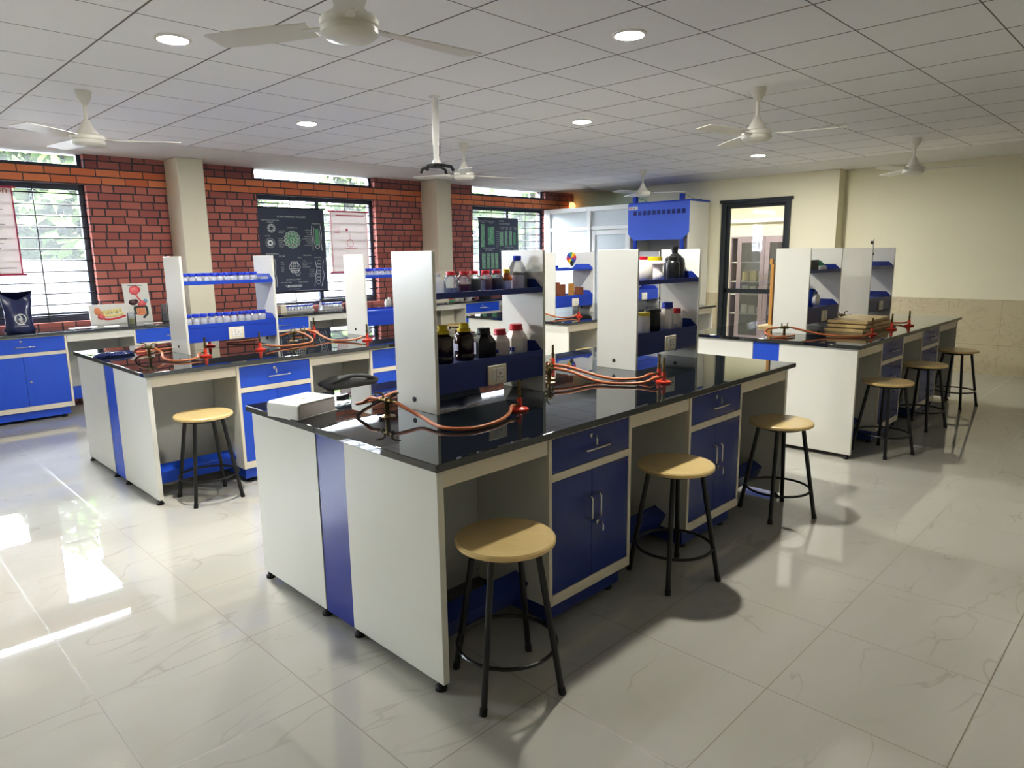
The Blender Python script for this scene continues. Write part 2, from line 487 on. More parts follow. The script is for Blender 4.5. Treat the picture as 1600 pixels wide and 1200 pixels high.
# far wall in three planes with the door opening
mb = MB().box(10.6, 10.8, 3.86, 4.53, 0, ZS).box(10.6, 10.8, 5.65, 7.1, 0, ZS).box(10.6, 10.8, 4.53, 5.65, 2.43, ZS)
mb.box(10.86, 11.0, YB-.2, 3.86, 0, ZS).box(10.8, 11.0, 3.86, 3.95, 0, ZS)
struct('wall_right', mb, M['wallr'])
struct('wall_corner', MB().box(11.0, 11.2, 7.0, 9.1, 0, ZS).box(10.8, 11.0, 7.0, 7.1, 0, ZS), M['wallg'])
struct('wall_left', MB().box(XL-.2, XL, YB, 9.1, 0, ZC), M['cream'])
struct('wall_back', MB().box(XL, 10.86, YB-.2, YB, 0, ZC), M['cream'])
# neighbouring room seen through the glazed door
struct('wall_beyond', MB().box(13.8, 14, 3.2, 8.6, 0, 2.9).box(11.0, 14, 3.0, 3.2, 0, 2.9).box(11.2, 14, 8.6, 8.8, 0, 2.9), M['cream'])
struct('ceiling_beyond', MB().box(11.0, 14, 3.2, 8.6, 2.9, 3.0), M['plaster'])
struct('trim_6', MB().box(13.7, 13.8, 3.2, 8.6, 2.22, 2.3), M['plaster'])
# windows
def window(n, a, b, z0, z1, grille=True):
    fw, y0, y1 = (.06, WY+.09, WY+.15) if grille else (.045, WY+.09, WY+.15)
    mb = MB().box(a, a+fw, y0, y1, z0, z1).box(b-fw, b, y0, y1, z0, z1).box(a+fw, b-fw, y0, y1, z1-fw, z1).box(a+fw, b-fw, y0, y1, z0, z0+fw)
    w = struct('window_%d' % n, mb, M['dark'], bevel=.004)
    c = (a+b)/2
    if grille:
        MB().box(c-.03, c+.03, y0+.002, y1-.002, z0+fw, z1-fw).box(c+.0, b-fw, y0+.035, y1-.004, z0+fw, z0+fw+.045).build('mullion', M['dark'], w)
        g = MB(); k = 0; z = z0+.075
        while z < z1-.03:
            g.tube([(a+.005, WY+.05, z), (b-.005, WY+.05, z)], .0078, 8); z += .122
        for f in (.27, .73): g.tube([(a+(b-a)*f, WY+.058, z0), (a+(b-a)*f, WY+.058, z1)], .007, 8)
        g.build('grille', M['black'], w)
    MB().box(a+fw, b-fw, WY+.118, WY+.122, z0+fw, z1-fw).build('pane', M['pane'], w)
    return w
k = 1
for i, (a, b) in enumerate(WIN):
    window(k, a, b, .96, 2.481); window(k+1, a, b, 2.657, 3.05, False); k += 2
# glazed door and frame
mb = MB().box(10.56, 10.68, 5.57, 5.65, 0, 2.43).box(10.56, 10.68, 4.53, 4.60, 0, 2.43).box(10.56, 10.68, 4.60, 5.57, 2.36, 2.43)
mb.box(10.545, 10.6, 4.50, 5.68, 2.405, 2.45)
d = struct('door_1', mb, M['door'], bevel=.004)
MB().box(10.6, 10.64, 4.60, 5.57, .985, 1.055).box(10.6, 10.64, 5.52, 5.57, 0, 2.36).box(10.6, 10.64, 4.60, 4.64, 0, 2.36).box(10.6, 10.64, 4.64, 5.52, 2.32, 2.36).box(10.6, 10.64, 4.64, 5.52, 0, .08).build('door_leaf', M['door'], d, bevel=.003)
MB().box(10.618, 10.622, 4.64, 5.52, 1.055, 2.32).box(10.618, 10.622, 4.64, 5.52, .08, .985).build('pane', M['pane'], d)
# white aluminium partition with frosted panes and a door in it
X0 = 10.1
mb = MB()
for y0, y1 in ((8.93, 9.0), (7.96, 8.04), (7.04, 7.12)): mb.box(X0, X0+.08, y0, y1, 0, 2.47)
mb.box(X0, X0+.08, 7.12, 7.96, 2.39, 2.47).box(X0, X0+.08, 8.04, 8.93, 2.39, 2.47)
mb.box(X0+.01, X0+.07, 7.12, 7.96, 2.06, 2.125).box(X0+.01, X0+.07, 8.04, 8.93, 2.06, 2.125).box(X0+.01, X0+.07, 8.04, 8.93, 0, .1)
mb.box(X0, 10.6, 7.04, 7.1, 0, 2.47).box(X0+.02, X0+.06, 9.0, 9.1, 0, 2.47)
p = struct('wall_partition', mb, M['alu'], bevel=.006)
MB().box(X0+.03, X0+.04, 7.12, 7.96, 2.125, 2.39).box(X0+.03, X0+.04, 8.04, 8.93, 2.125, 2.39).box(X0+.03, X0+.04, 8.04, 8.93, .1, 2.06).build('frosted_pane', M['frost'], p)
mb = MB().box(X0+.015, X0+.065, 7.13, 7.21, .01, 2.05).box(X0+.015, X0+.065, 7.87, 7.95, .01, 2.05).box(X0+.015, X0+.065, 7.21, 7.87, 1.97, 2.05).box(X0+.015, X0+.065, 7.21, 7.87, .01, .12)
d = struct('door_2', mb, M['alu'], bevel=.005)
MB().box(X0+.03, X0+.04, 7.21, 7.87, .12, 1.97).build('frosted_pane', M['frost'], d)

# ---------------------------------------------------------------- outside the windows
g = MB().box(-30, 40, 9.6, 60, -.35, -.3).build('outdoor_ground', M['ground']); g['kind'] = 'structure'
tag(MB().box(-12, 26, 12.6, 12.8, -.3, 1.66).build('boundary_wall', M['blockwall']), 'pale block boundary wall outside the windows', 'wall')
def tree(x, y, h, r, lab, seed):
    rnd = random.Random(seed)
    t = thing('tree', lab, 'tree', (x, y, -.3), group='trees outside the windows')
    MB().tube([(0, 0, 0), (.08, .05, h*.4), (0, .1, h*.75)], [.16, .12, .05], 8).build('trunk', M['bark'], t)
    f = MB()
    for i in range(1500):
        while True:
            q = Vector((rnd.uniform(-1, 1), rnd.uniform(-1, 1), rnd.uniform(-1, 1)))
            if .3 < q.length < 1: break
        q = Vector((q.x*r, q.y*r*.8, h*.62+q.z*h*.42))
        a = Vector((rnd.gauss(0, 1), rnd.gauss(0, 1), rnd.gauss(0, 1))).normalized()*rnd.uniform(.16, .3)
        b = a.orthogonal().normalized()*.13
        f.add([q-a, q+b, q+a, q-b], [(0, 1, 2, 3)])
    f.build('foliage', M['foliage'], t)
spots = [(-3.6, 15.0, 4.4, 1.6), (.4, 14.6, 3.4, 1.4), (3.6, 15.0, 4.2, 1.5), (6.9, 15.2, 3.4, 1.4), (10.2, 15.0, 4.2, 1.6), (13.7, 15.2, 3.8, 1.6), (17.2, 15.0, 4.4, 1.6)]
for i, (x, y, h, r) in enumerate(spots):
    tree(x, y, h, r, 'leafy pale green tree beyond the boundary wall, %s along it from the poster end' % ORD[i], 50+i)

# ---------------------------------------------------------------- ceiling fittings
t = thing('ceiling_downlight', '', 'downlight')
MB().lathe([(.098, -.0), (.098, -.008), (.08, -.012), (.078, -.0)], n=32).build('trim_ring', M['plastic'], t)
MB().lathe([(.078, -.002), (.078, -.009), (.0, -.0095)], n=32).build('diffuser', M['lamp'], t)
pr = Proto(t)
for x, y, lab in [(1.64, 4.25, 'round lit ceiling downlight beside the nearest ceiling fan'),
                  (3.46, 2.46, 'round lit ceiling downlight above the nearest bench'),
                  (3.44, 6.0, 'round lit ceiling downlight above the blue-capped bottle bench'),
                  (5.28, 4.27, 'round lit ceiling downlight past the projector pole in the middle of the ceiling'),
                  (8.78, 4.22, 'round lit ceiling downlight over the far aisle toward the glazed door')]:
    pr.place((x, y, ZC), lab, 'ceiling downlights')
copy_tree(t, None, (12.2, 7.2, 2.9), 0, 'added unseen fill downlight at the far side of the next room', 'ceiling downlights')  # extra lamp out of view, added to brighten the next room
d = copy_tree(t, None, (12.4, 5.4, 2.9), 0, 'round lit ceiling downlight in the next room', 'ceiling downlights')

def fan_proto():
    t = thing('ceiling_fan', '', 'fan')          # origin on the ceiling
    MB().lathe([(.055, 0), (.058, -.01), (.05, -.05), (.022, -.095), (.014, -.1)], n=24).build('canopy', M['fan'], t)
    MB().lathe([(.0125, -.09), (.0125, -.26)], n=12).build('down_rod', M['fan'], t)
    MB().lathe([(.016, -.2), (.024, -.205), (.045, -.255), (.07, -.29), (.07, -.3)], n=24).build('lower_cone', M['fan'], t)
    MB().lathe([(.06, -.298), (.1, -.305), (.112, -.318), (.112, -.338), (.104, -.345), (.104, -.35), (.112, -.353), (.11, -.368), (.09, -.385), (.05, -.392), (.0, -.393)], n=36).build('motor_housing', M['fan'], t)
    for i in range(3):
        a = i*2*math.pi/3
        b = MB()
        n = 10; vs = []; fs = []
        for j in range(n+1):
            s = j/n; x = .16+.46*s; w = .05+.018*math.sin(s*2.2)
            tw = R(11*(1-.5*s))
            for k in (-1, 1):
                for z in (.0025, -.0025):
                    vs.append((x, k*w*math.cos(tw), -.335+k*w*math.sin(tw)+z))
        for j in range(n):
            q = 4*j
            fs += [(q, q+2, q+6, q+4), (q+1, q+5, q+7, q+3), (q, q+4, q+5, q+1), (q+2, q+3, q+7, q+6)]
        fs += [(0, 1, 3, 2), (4*n, 4*n+2, 4*n+3, 4*n+1)]
        b.add(vs, fs)
        b.box(.1, .2, -.018, .018, -.339, -.333)
        o = b.build('blade', M['fan'], t); o.rotation_euler.z = a
    return t
fp = Proto(fan_proto())
for x, y, a, lab in [(1.62, 5.95, -24, 'ivory three-blade ceiling fan hanging in front of the first window'),
                     (1.62, 2.46, -2, 'nearest ivory ceiling fan, its motor cut by the top of the photo'),
                     (5.26, 2.55, -70, 'ivory ceiling fan with a long rod above the island bench on the right'),
                     (8.9, 2.45, 44, 'small ivory ceiling fan in front of the bare cream wall'),
                     (8.94, 6.07, -64, 'small ivory ceiling fan in front of the fume hood'),
                     (5.31, 5.96, -10, 'small ivory ceiling fan beside the projector pole')]:
    fp.place((x, y, ZC), lab, 'ceiling fans', R(a))

t = thing('projector_mount', 'white ceiling pole with an empty black projector bracket at its lower end', 'projector mount', (3.636, 4.403, ZC))
MB().lathe([(.045, 0), (.045, -.008), (.026, -.012), (.026, -.36)], n=20).build('pole', M['plastic'], t)
MB().lathe([(.021, -.355), (.021, -.47), (.03, -.475), (.036, -.5), (.02, -.51)], n=20).build('inner_tube', M['plastic'], t)
b = MB()
for a in (20, 110, 200, 290):
    c, s = math.cos(R(a)), math.sin(R(a))
    b.tube([(0, 0, -.51), (.06*c, .06*s, -.515), (.13*c, .13*s, -.53), (.15*c, .15*s, -.56)], .013, 8)
b.lathe([(.045, -.5), (.05, -.515), (.045, -.53)], n=16)
b.build('bracket_arms', M['rubber'], t)
MB().tube([(.03, .0, -.3), (.045, .01, -.34), (.035, 0, -.42), (.02, 0, -.46)], .004, 6).build('cable', M['rubber'], t)

t = thing('wall_lamp', 'small glowing orange bulb lamp on the brick wall by the corner', 'lamp', (10.88, WY, 2.6))
MB().box(-.05, .05, -.03, 0, -.02, .06).build('lamp_base', M['plastic'], t)
MB().lathe([(.02, .0), (.055, -.03), (.065, -.08), (.045, -.13), (.0, -.15)], c=(0, -.07, .04), n=18).build('bulb', M['bulb'], t)
# ---------------------------------------------------------------- benches
def worktop(name, label, x0, x1, y0, y1, split=None):
    t = thing(name, label, 'worktop', (x0, y0, HB-.03), group='black granite worktops')
    ys = [0, y1-y0] if split is None else [0, split, y1-y0]
    for a, b in zip(ys[:-1], ys[1:]):
        MB().box(0, x1-x0, a+(.0008 if a else 0), b-(.0008 if b < ys[-1] else 0), 0, .03).build('slab', M['granite'], t, bevel=.003, seg=2)
    return t

def foot(mb, x, y): mb.lathe([(.024, 0), (.024, .012), (.014, .02), (.012, .036)], c=(x, y, 0), n=14)

def bench(x0, y0, W, L, where, cabs, k='F'):
    """carcass of one island bench; local x along it, local y across it"""
    t = thing('bench_frame', 'white panelled island bench frame with a blue end stripe, %s' % where, 'bench', (x0, y0, 0), group='island bench frames')
    zt = HB-.031; m = W/2
    s0, s1 = m-.115, m+.115
    for xa, xb in ((.02, .05), (L-.08, L-.05)):
        for ya, yb in ((.025, s0), (s1, W-.025)):
            MB().box(xa, xb, ya, yb, .035, zt).build('end_panel', M['white'], t, bevel=.002)
        tag(MB().box(xa+.004, xb-.004, s0+.001, s1-.001, .03, zt).build('stripe_panel', M['stripe' if k == 'F' else 'blue'], t, bevel=.001), 'blue vertical stripe panel')
        for y in (.06, s0-.02, s1+.02, W-.06):
            f = MB(); foot(f, (xa+xb)/2, y); f.build('foot', M['rubber'], t)
    MB().box(.05, L-.08, .475, .49, .12, zt).box(.05, L-.08, W-.09, W-.075, .05, zt).build('back_panel', M['knee'], t)
    xs = [.05]+[e for c in cabs for e in c]+[L-.08]
    for i in range(0, len(xs), 2):
        a, b = xs[i], xs[i+1]
        MB().box(a+.001, b-.001, .03, .048, .81, zt).build('apron', M['edge'], t, bevel=.0015)
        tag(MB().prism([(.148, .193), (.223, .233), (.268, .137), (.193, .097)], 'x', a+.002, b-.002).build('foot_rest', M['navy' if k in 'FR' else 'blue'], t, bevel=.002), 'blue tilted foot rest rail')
    s = MB()
    for z in (.14, .80): s.lathe([(.004, 0), (.003, .002)], c=(.035, .0235, z), n=8)
    return t

def cabinet(w=.6, d=.448, key=True, lk=True, bl='blue'):
    t = thing('storage_cabinet', '', 'cabinet')
    zt = HB-.031
    MB().box(.001, w-.001, .02, d, .115, zt).build('carcass', M['white'], t)
    e = .022
    fr = MB().box(.001, e, 0, .02, .115, zt).box(w-e, w-.001, 0, .02, .115, zt).box(e, w-e, 0, .02, .872, zt).box(e, w-e, 0, .02, .682, .717).box(e, w-e, 0, .02, .115, .165)
    fr.build('face_frame', M['edge'], t, bevel=.0015)
    dr = MB().box(e+.002, w-e-.002, .003, .0199, .719, .870).build('drawer', M[bl], t, bevel=.0015)
    hx = w*.53
    def handle(p, a, b, par):
        a, b = Vector(a), Vector(b); n = Vector((0, -.028, 0))
        pts = [a, a+n*.8, a+n+(b-a)*.05, b+n-(b-a)*.05, b+n*.8, b]
        MB().tube(pts, .0048, 8).build('handle', M['chrome'], par)
    handle(0, (hx-.085, .003, .782), (hx+.085, .003, .782), dr)
    def lock(x, z, par, keyed):
        b = MB().lathe([(.011, 0), (.011, .006), (.008, .008)], n=16)
        b.v = [(x+p[0], .003-p[2], z+p[1]) for p in b.v]
        if keyed: b.box(x-.002, x+.002, -.03, -.004, z-.008, z+.008).box(x-.006, x+.004, -.034, -.03, z-.035, z-.006)
        b.build('lock', M['chrome'], par)
    lock(hx-.03, .838, dr, key)
    sp = w*.497
    dl = MB().box(e+.002, sp-.0012, .003, .0199, .167, .680).build('door', M[bl], t, bevel=.0015)
    dd = MB().box(sp+.0012, w-e-.002, .003, .0199, .167, .680).build('door', M[bl], t, bevel=.0015)
    if w < .7:
        handle(0, (sp-.03, .003, .455), (sp-.03, .003, .56), dl)
        handle(0, (sp+.033, .003, .455), (sp+.033, .003, .56), dd)
    lock(sp+.04, .418, dd, lk)
    MB().box(.02, w-.04, .035, d-.01, .032, .115).build('plinth', M[bl], t)
    for x in (.07, w-.09):
        for y in (.07, d-.05):
            f = MB(); foot(f, x, y); f.build('foot', M['rubber'], t)
    return t

CABS = [(.62, 1.22), (1.75, 2.35)]
BL = 3.03
BENCH = {'F': (1.47, 1.835, 1.505, BL, 'nearest the camera'), 'L': (1.465, 4.81, 1.66, BL, 'under the blue-capped bottles'),
         'R': (5.62, 1.80, 1.52, 3.13, 'holding the stacked plywood boards'), 'K': (5.68, 4.77, 1.64, 3.2, 'before the partition')}
WT = {'F': 'long black granite worktop of the bench nearest the camera, thick white book on its corner', 'L': 'black granite worktop under the racks of blue-capped bottles before the first window',
      'R': 'black granite worktop on the right carrying a stack of plywood boards', 'K': 'far black granite worktop with the colour disc rack before the partition'}
for k, (x0, y0, W, L, wh) in BENCH.items():
    cb = CABS if k in 'FL' else [(.60, 1.22), (1.78, 2.40)] if k == 'R' else CABS
    bench(x0, y0, W, L, wh, cb, k)
    worktop('worktop', WT[k], x0, x0+L+(.012 if k == 'F' else 0), y0, y0+W, W*.555)
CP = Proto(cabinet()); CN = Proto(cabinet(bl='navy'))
for k, i, lab in [('F', 0, 'blue drawer and door cabinet between the first and second stools of the nearest bench'), ('F', 1, 'blue drawer and door cabinet between the second and third stools of the nearest bench'),
                  ('L', 0, 'bright blue drawer cabinet beside the lone stool under the blue-capped bottle bench'), ('L', 1, 'bright blue cabinet past the black backpack, half hidden by the nearest rack'),
                  ('R', 0, 'blue cabinet behind the first stool of the plywood board bench'), ('R', 1, 'blue cabinet between the two far stools of the plywood board bench'),
                  ('K', 0, 'blue cabinet of the far bench beneath the colour disc rack'), ('K', 1, 'blue cabinet at the far end of the far bench')]:
    x0, y0, W, L, wh = BENCH[k]
    cx = (CABS if k != 'R' else [(.60, 1.22), (1.78, 2.40)])[i][0]
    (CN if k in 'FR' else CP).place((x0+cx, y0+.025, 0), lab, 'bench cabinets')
# wall counter under the windows
CY = 8.42
worktop('worktop', 'long granite counter worktop running under the windows', XL+1.2, 10.0, CY, WY-.001)
WC = [(-.38, .42, 'counter cabinet toward the rear of the room'), (1.07, 1.87, 'wide bright blue counter cabinet beneath the navy bag'), (2.52, 3.32, 'blue counter cabinet beneath the digestive tract model'),
      (3.9, 4.7, 'blue counter cabinet below the dark plant chart'), (5.38, 6.18, 'blue counter cabinet below the pale pink chart'), (7.47, 8.27, 'blue counter cabinet with a white emblem sticker on the drawer, seen through the nearest rack')]
cw = cabinet(.8, .57, False, False); WP = Proto(cw)
for a, b, lab in WC: WP.place((a, CY+.025, 0), lab, 'counter cabinets')
t = thing('counter_frame', 'white counter frame with knee spaces under the window counter', 'counter', (XL+1.2, CY, 0))
o = XL+1.2
xs = [o+.02]+[e for c in WC for e in c[:2]]+[9.95]
mb = MB().box(.02, 9.95-o, .6, .62, .12, HB-.031); ap = MB(); fr = MB()
for i in range(0, len(xs), 2):
    ap.box(xs[i]-o+.001, xs[i+1]-o-.001, .025, .045, .80, HB-.031)
    fr.box(xs[i]-o+.002, xs[i+1]-o-.002, .5, .55, .1, .24)
mb.build('back_panel', M['knee'], t); ap.build('apron', M['white'], t); fr.build('foot_rest', M['blue'], t)
lg = MB().box(6.85-o-.02, 6.85-o, .03, .58, 0, .80).box(9.95-o, 9.97-o, .03, .6, 0, HB-.031).box(.0, .02, .03, .6, 0, HB-.031)
lg.build('end_panel', M['white'], t)
s = MB()
for i in range(14):
    a = i*.5; s.disc(7.86+.012*math.cos(a)*(1-i/20), .822+i*.0018, .006, CY+.0255)
s.quad(7.80, 7.95, .785, .797, CY+.0255)
tag(s.build('emblem_sticker', M['label']), 'small white emblem sticker on a blue counter drawer', 'sticker')

# ---------------------------------------------------------------- stools
def stool():
    t = thing('lab_stool', '', 'stool')
    MB().lathe([(.0, .577), (.183, .577), (.19, .582), (.19, .594), (.184, .6), (.0, .6)], n=48).build('seat', M['wood'], t)
    b = MB().tube([(.125*math.cos(2*math.pi*i/24), .125*math.sin(2*math.pi*i/24), .566) for i in range(24)], .011, 8, closed=True)
    b.build('seat_ring', M['black'], t)
    for i in range(4):
        a = math.pi/2*i; c, s = math.cos(a), math.sin(a)
        l = MB().tube([(.128*c, .128*s, .573), (.222*c, .222*s, .016)], .0125, 12).build('leg', M['black'], t)
        MB().tube([(.2205*c, .2205*s, .028), (.226*c, .226*s, 0)], .0145, 12).build('rubber_tip', M['rubber'], l)
    MB().tube([(.191*math.cos(2*math.pi*i/40), .191*math.sin(2*math.pi*i/40), .17) for i in range(40)], .0075, 8, closed=True).build('foot_ring', M['black'], t)
    return t
SP = Proto(stool())
for x, y, a, lab in [(1.718, 1.748, -158, 'wooden-seat stool nearest the camera, tucked in at the first knee space of the nearest bench'),
                     (2.943, 1.767, -154, 'wooden-seat stool between the two blue cabinets of the nearest bench'),
                     (4.154, 1.76, -165, 'wooden-seat stool at the far end of the nearest bench'),
                     (1.80, 4.763, -137, 'fully lit wooden-seat stool at the blue-capped bottle bench'),
                     (2.95, 4.725, -140, 'wooden-seat stool under the black backpack'),
                     (6.03, 1.71, -157, 'first wooden-seat stool of the plywood board bench'),
                     (7.17, 1.735, -150, 'second wooden-seat stool of the plywood board bench'),
                     (8.40, 1.735, -150, 'last wooden-seat stool of the plywood board bench, against the tiled dado'),
                     (7.02, 8.1, -130, 'wooden-seat stool at the window counter, seen through the nearest rack'),
                     (6.0, 4.685, -140, 'wooden-seat stool at the far bench below the colour disc rack')]:
    SP.place((x, y, 0), lab, 'wooden-seat stools', R(a))

# ---------------------------------------------------------------- reagent racks
def rack(W=.305, pc='bluepc'):
    t = thing('reagent_rack', '', 'rack'); L = .75
    for x0, x1, lab in ((0, .018, 0), (L-.018, L, 0)):
        p = MB().box(x0, x1, 0, W, 0, .746).build('side_panel', M['white'], t, bevel=.0015)
        g = MB().lathe([(.012, 0), (.012, .003), (.007, .0035)], n=14)
        g.v = [(x0-v[2] if x0 == 0 else x0-v[2], W*.55+v[0], .052+v[1]) for v in g.v]
        tag(g.build('cable_grommet', M['rubber'], p), 'black cable hole grommet')
    a, b = .0185, L-.0185
    lo = MB().box(a, b, .004, W-.004, .088, .211)
    lo.box(a, b, .002, .0055, .196, .228).box(a, b, W-.0055, W-.002, .196, .228)
    for x in (a, b-.003): lo.prism([(.012, .211), (W-.012, .211), (W-.012, .232), (W-.055, .272), (.055, .272), (.012, .232)], 'x', x, x+.003)
    lo.build('lower_shelf', M[pc], t, bevel=.001)
    up = MB().box(a, b, .004, W-.004, .529, .541).box(a, b, .002, .0055, .529, .557).box(a, b, W-.0055, W-.002, .529, .557)
    for x in (a, b-.003): up.prism([(.012, .541), (W-.012, .541), (W-.012, .56), (W-.055, .598), (.055, .598), (.012, .56)], 'x', x, x+.003)
    up.build('upper_shelf', M[pc], t, bevel=.001)
    p = MB().box(.326, .451, -.006, .0039, .092, .188).build('socket_plate', M['ivory'], t, bevel=.003)
    s = MB().box(.35, .431, -.009, -.0061, .108, .172).build('switch_module', M['plastic'], p, bevel=.002)
    h = MB()
    for dx, dz, r in ((.052, .030, .0045), (.04, .012, .0035), (.064, .012, .0035)):
        q = MB().lathe([(r, 0), (r, .001)], n=10); h.v += [(.35+dx+v[0], -.0091-v[2], .115+dz+v[1]) for v in q.v]
        o = len(h.v)-len(q.v); h.f += [[i+o for i in f] for f in q.f]; h.m += q.m
    h.box(.376, .3775, -.0098, -.0091, .11, .17)
    h.build('socket_holes', M['hole'], p)
    return t
RK = {}
rp = Proto(rack(pc='shadedpc')); rp2 = Proto(rack(.33))
for k, x, y, pp, lab in [('F1', 1.97, 2.44, rp, 'white and blue bottle rack nearest the camera, red-capped reagents on top'),
                     ('F2', 3.565, 2.445, rp, 'white and blue bottle rack holding the black jug and yellow-lidded jar'),
                     ('L1', 2.0, 5.47, rp2, 'white and blue rack with two full rows of blue-capped bottles'),
                     ('L2', 3.615, 5.47, rp2, 'white and blue rack half hidden behind the nearest rack, one row of blue-capped bottles'),
                     ('R1', 6.115, 2.42, rp, 'white and blue rack behind the plywood boards with a black box on its top shelf'),
                     ('R2', 7.68, 2.42, rp, 'white and blue rack at the far right, white rod stand on its top shelf'),
                     ('K1', 6.265, 5.47, rp2, 'far white and blue rack with the colour disc on its top shelf'),
                     ('K2', 7.76, 5.47, rp2, 'far white and blue rack glimpsed through the rack with the black jug')]:
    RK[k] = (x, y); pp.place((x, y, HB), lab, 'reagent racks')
# ---------------------------------------------------------------- bottles on the racks
Z1 = HB+.2115    # lower shelf surface
Z2 = HB+.5415    # upper shelf surface
def bottle(name, label, x, y, z, body, mat, cap, capm, n=24, rot=0, liquid=None, lab=None, group=None, place=True, ang=40):
    """body/cap/liquid are lathe profiles; lab = (radius,z0,z1,a0,a1)"""
    t = thing(name, label, 'bottle', (x, y, z), 0, group)
    MB().lathe(body, n=n, rot=rot).build('body', mat, t, ang=ang)
    MB().lathe(cap, n=20 if n > 8 else 16).build('cap', capm, t, bevel=.001)
    if liquid: MB().lathe(liquid[0], n=n, rot=rot).build('liquid', liquid[1], t)
    if lab:
        r, z0, z1, a0, a1 = lab[:5]; b = MB(); k = 10; vs = []
        for i in range(k+1):
            a = R(a0+(a1-a0)*i/k); vs += [(r*math.cos(a), r*math.sin(a), z0), (r*math.cos(a), r*math.sin(a), z1)]
        b.add(vs, [(2*i, 2*i+2, 2*i+3, 2*i+1) for i in range(k)])
        b.build('label', lab[5] if len(lab) > 5 else M['label'], t)
    return t
y0 = 2.56
amb_b = [(.0, 0), (.046, 0), (.05, .006), (.05, .03), (.047, .034), (.05, .04), (.05, .115), (.045, .128), (.03, .14), (.023, .145), (.023, .152)]
amb_c = [(.0335, .142), (.0335, .155), (.024, .16), (.0235, .185), (.0, .186)]
bottle('reagent_bottle', 'dark amber bottle with yellow cap on the lower shelf, closest to the near rack panel', 2.125, y0+.01, Z1, amb_b, M['amber'], amb_c, M['capy'], n=12, rot=.2, lab=(.0505, .045, .085, 160, 200))
bottle('reagent_bottle', 'dark amber bottle with yellow cap on the lower shelf, next to the black hexagonal bottle', 2.262, y0+.01, Z1, amb_b, M['amber'], amb_c, M['capy'], n=12, rot=.1, lab=(.0505, .05, .085, 155, 192))
hexb = lambda r, h, nk: [(.0, 0), (r*.96, 0), (r, .008), (r, h*.62), (r*.93, h*.68), (nk*1.2, h*.9), (nk, h*.94), (nk, h)]
capf = lambda r, z, h: [(r, z), (r, z+h*.25), (r*.93, z+h*.3), (r*.9, z+h), (.0, z+h)]
bottle('reagent_bottle', 'black hexagonal plastic bottle with black cap on the lower shelf', 2.40, y0+.015, Z1, hexb(.061, .125, .03), M['blackp'], capf(.036, .118, .03), M['blackp'], n=6, rot=.35, lab=(.0605, .02, .08, 150, 186), ang=25)
bottle('reagent_bottle', 'smaller white hexagonal bottle with red cap on the lower shelf', 2.516, y0+.015, Z1, hexb(.051, .11, .027), M['whitep'], capf(.034, .104, .03), M['capr'], n=6, rot=.35, lab=(.0505, .012, .03, 190, 215, M['capb']), ang=25)
bottle('reagent_bottle', 'larger white hexagonal bottle with red cap on the lower shelf', 2.636, y0+.015, Z1, hexb(.06, .125, .031), M['whitep'], capf(.037, .118, .031), M['capr'], n=6, rot=.35, lab=(.0595, .012, .032, 190, 215, M['capb']), ang=25)
for i, x in enumerate((2.20, 2.33)):
    bottle('reagent_bottle', 'translucent %s bottle standing behind the %s' % (('purple-labelled', 'two amber bottles') if i == 0 else ('white-labelled', 'black hexagonal bottle')), x, 2.69, Z1, hexb(.036, .1, .018), M['clearb'], capf(.022, .096, .018), M['plastic'], n=20, lab=(.0365, .02, .08, 180, 300))
rb = [(.0, 0), (.03, 0), (.034, .005), (.034, .068), (.03, .08), (.02, .088), (.02, .094)]
rc = [(.0215, .09), (.0215, .105), (.02, .107), (.0, .107)]
def liq(h, r=.0325): return [(.0, .002), (r-.003, .002), (r, .006), (r, h), (.0, h)]
for x, h, lm, d, lb in [(2.178, .03, M['liqc'], 'red-capped glass bottle with clear liquid on the top shelf', None), (2.262, .045, M['liqr'], 'red-capped glass bottle half full of dark red liquid', None),
                    (2.328, .07, M['liqg'], 'red-capped glass bottle full of olive grey liquid', None), (2.405, .066, M['liqp'], 'red-capped glass bottle of purple red liquid', (.0345, .01, .06, 185, 225)),
                    (2.482, .067, M['liqk'], 'red-capped glass bottle of near black liquid', None)]:
    bottle('reagent_bottle', d, x, y0, Z2, rb, M['clear'], rc, M['capr'], liquid=(liq(h), lm), lab=lb)
bottle('reagent_bottle', 'translucent wash bottle at the near end of the top shelf', 2.083, 2.555, Z2, [(.0, 0), (.034, 0), (.036, .006), (.036, .06), (.025, .075), (.018, .085)], M['clearb'], [(.02, .084), (.02, .1), (.0, .101)], M['clearb'])
bottle('reagent_bottle', 'small amber bottle with yellow cap and pale label', 2.55, y0-.005, Z2, [(.0, 0), (.03, 0), (.032, .005), (.032, .058), (.026, .07), (.014, .086), (.014, .094)], M['amber2'], [(.018, .09), (.018, .108), (.016, .11), (.0, .11)], M['capy'], lab=(.0325, .012, .052, 160, 290))
bottle('reagent_jug', 'large jug of slate blue liquid with blue cap on the top shelf', 2.645, y0+.01, Z2, [(.0, 0), (.052, 0), (.056, .008), (.056, .085), (.053, .1), (.03, .145), (.02, .152), (.02, .158)], M['clearm'], [(.0195, .152), (.0215, .155), (.0215, .176), (.0, .177)], M['capb'],
       n=8, rot=.39, liquid=([(.0, .002), (.05, .002), (.0535, .01), (.0535, .092), (.0, .092)], M['liqb']), lab=(.0565, .012, .078, 190, 265))
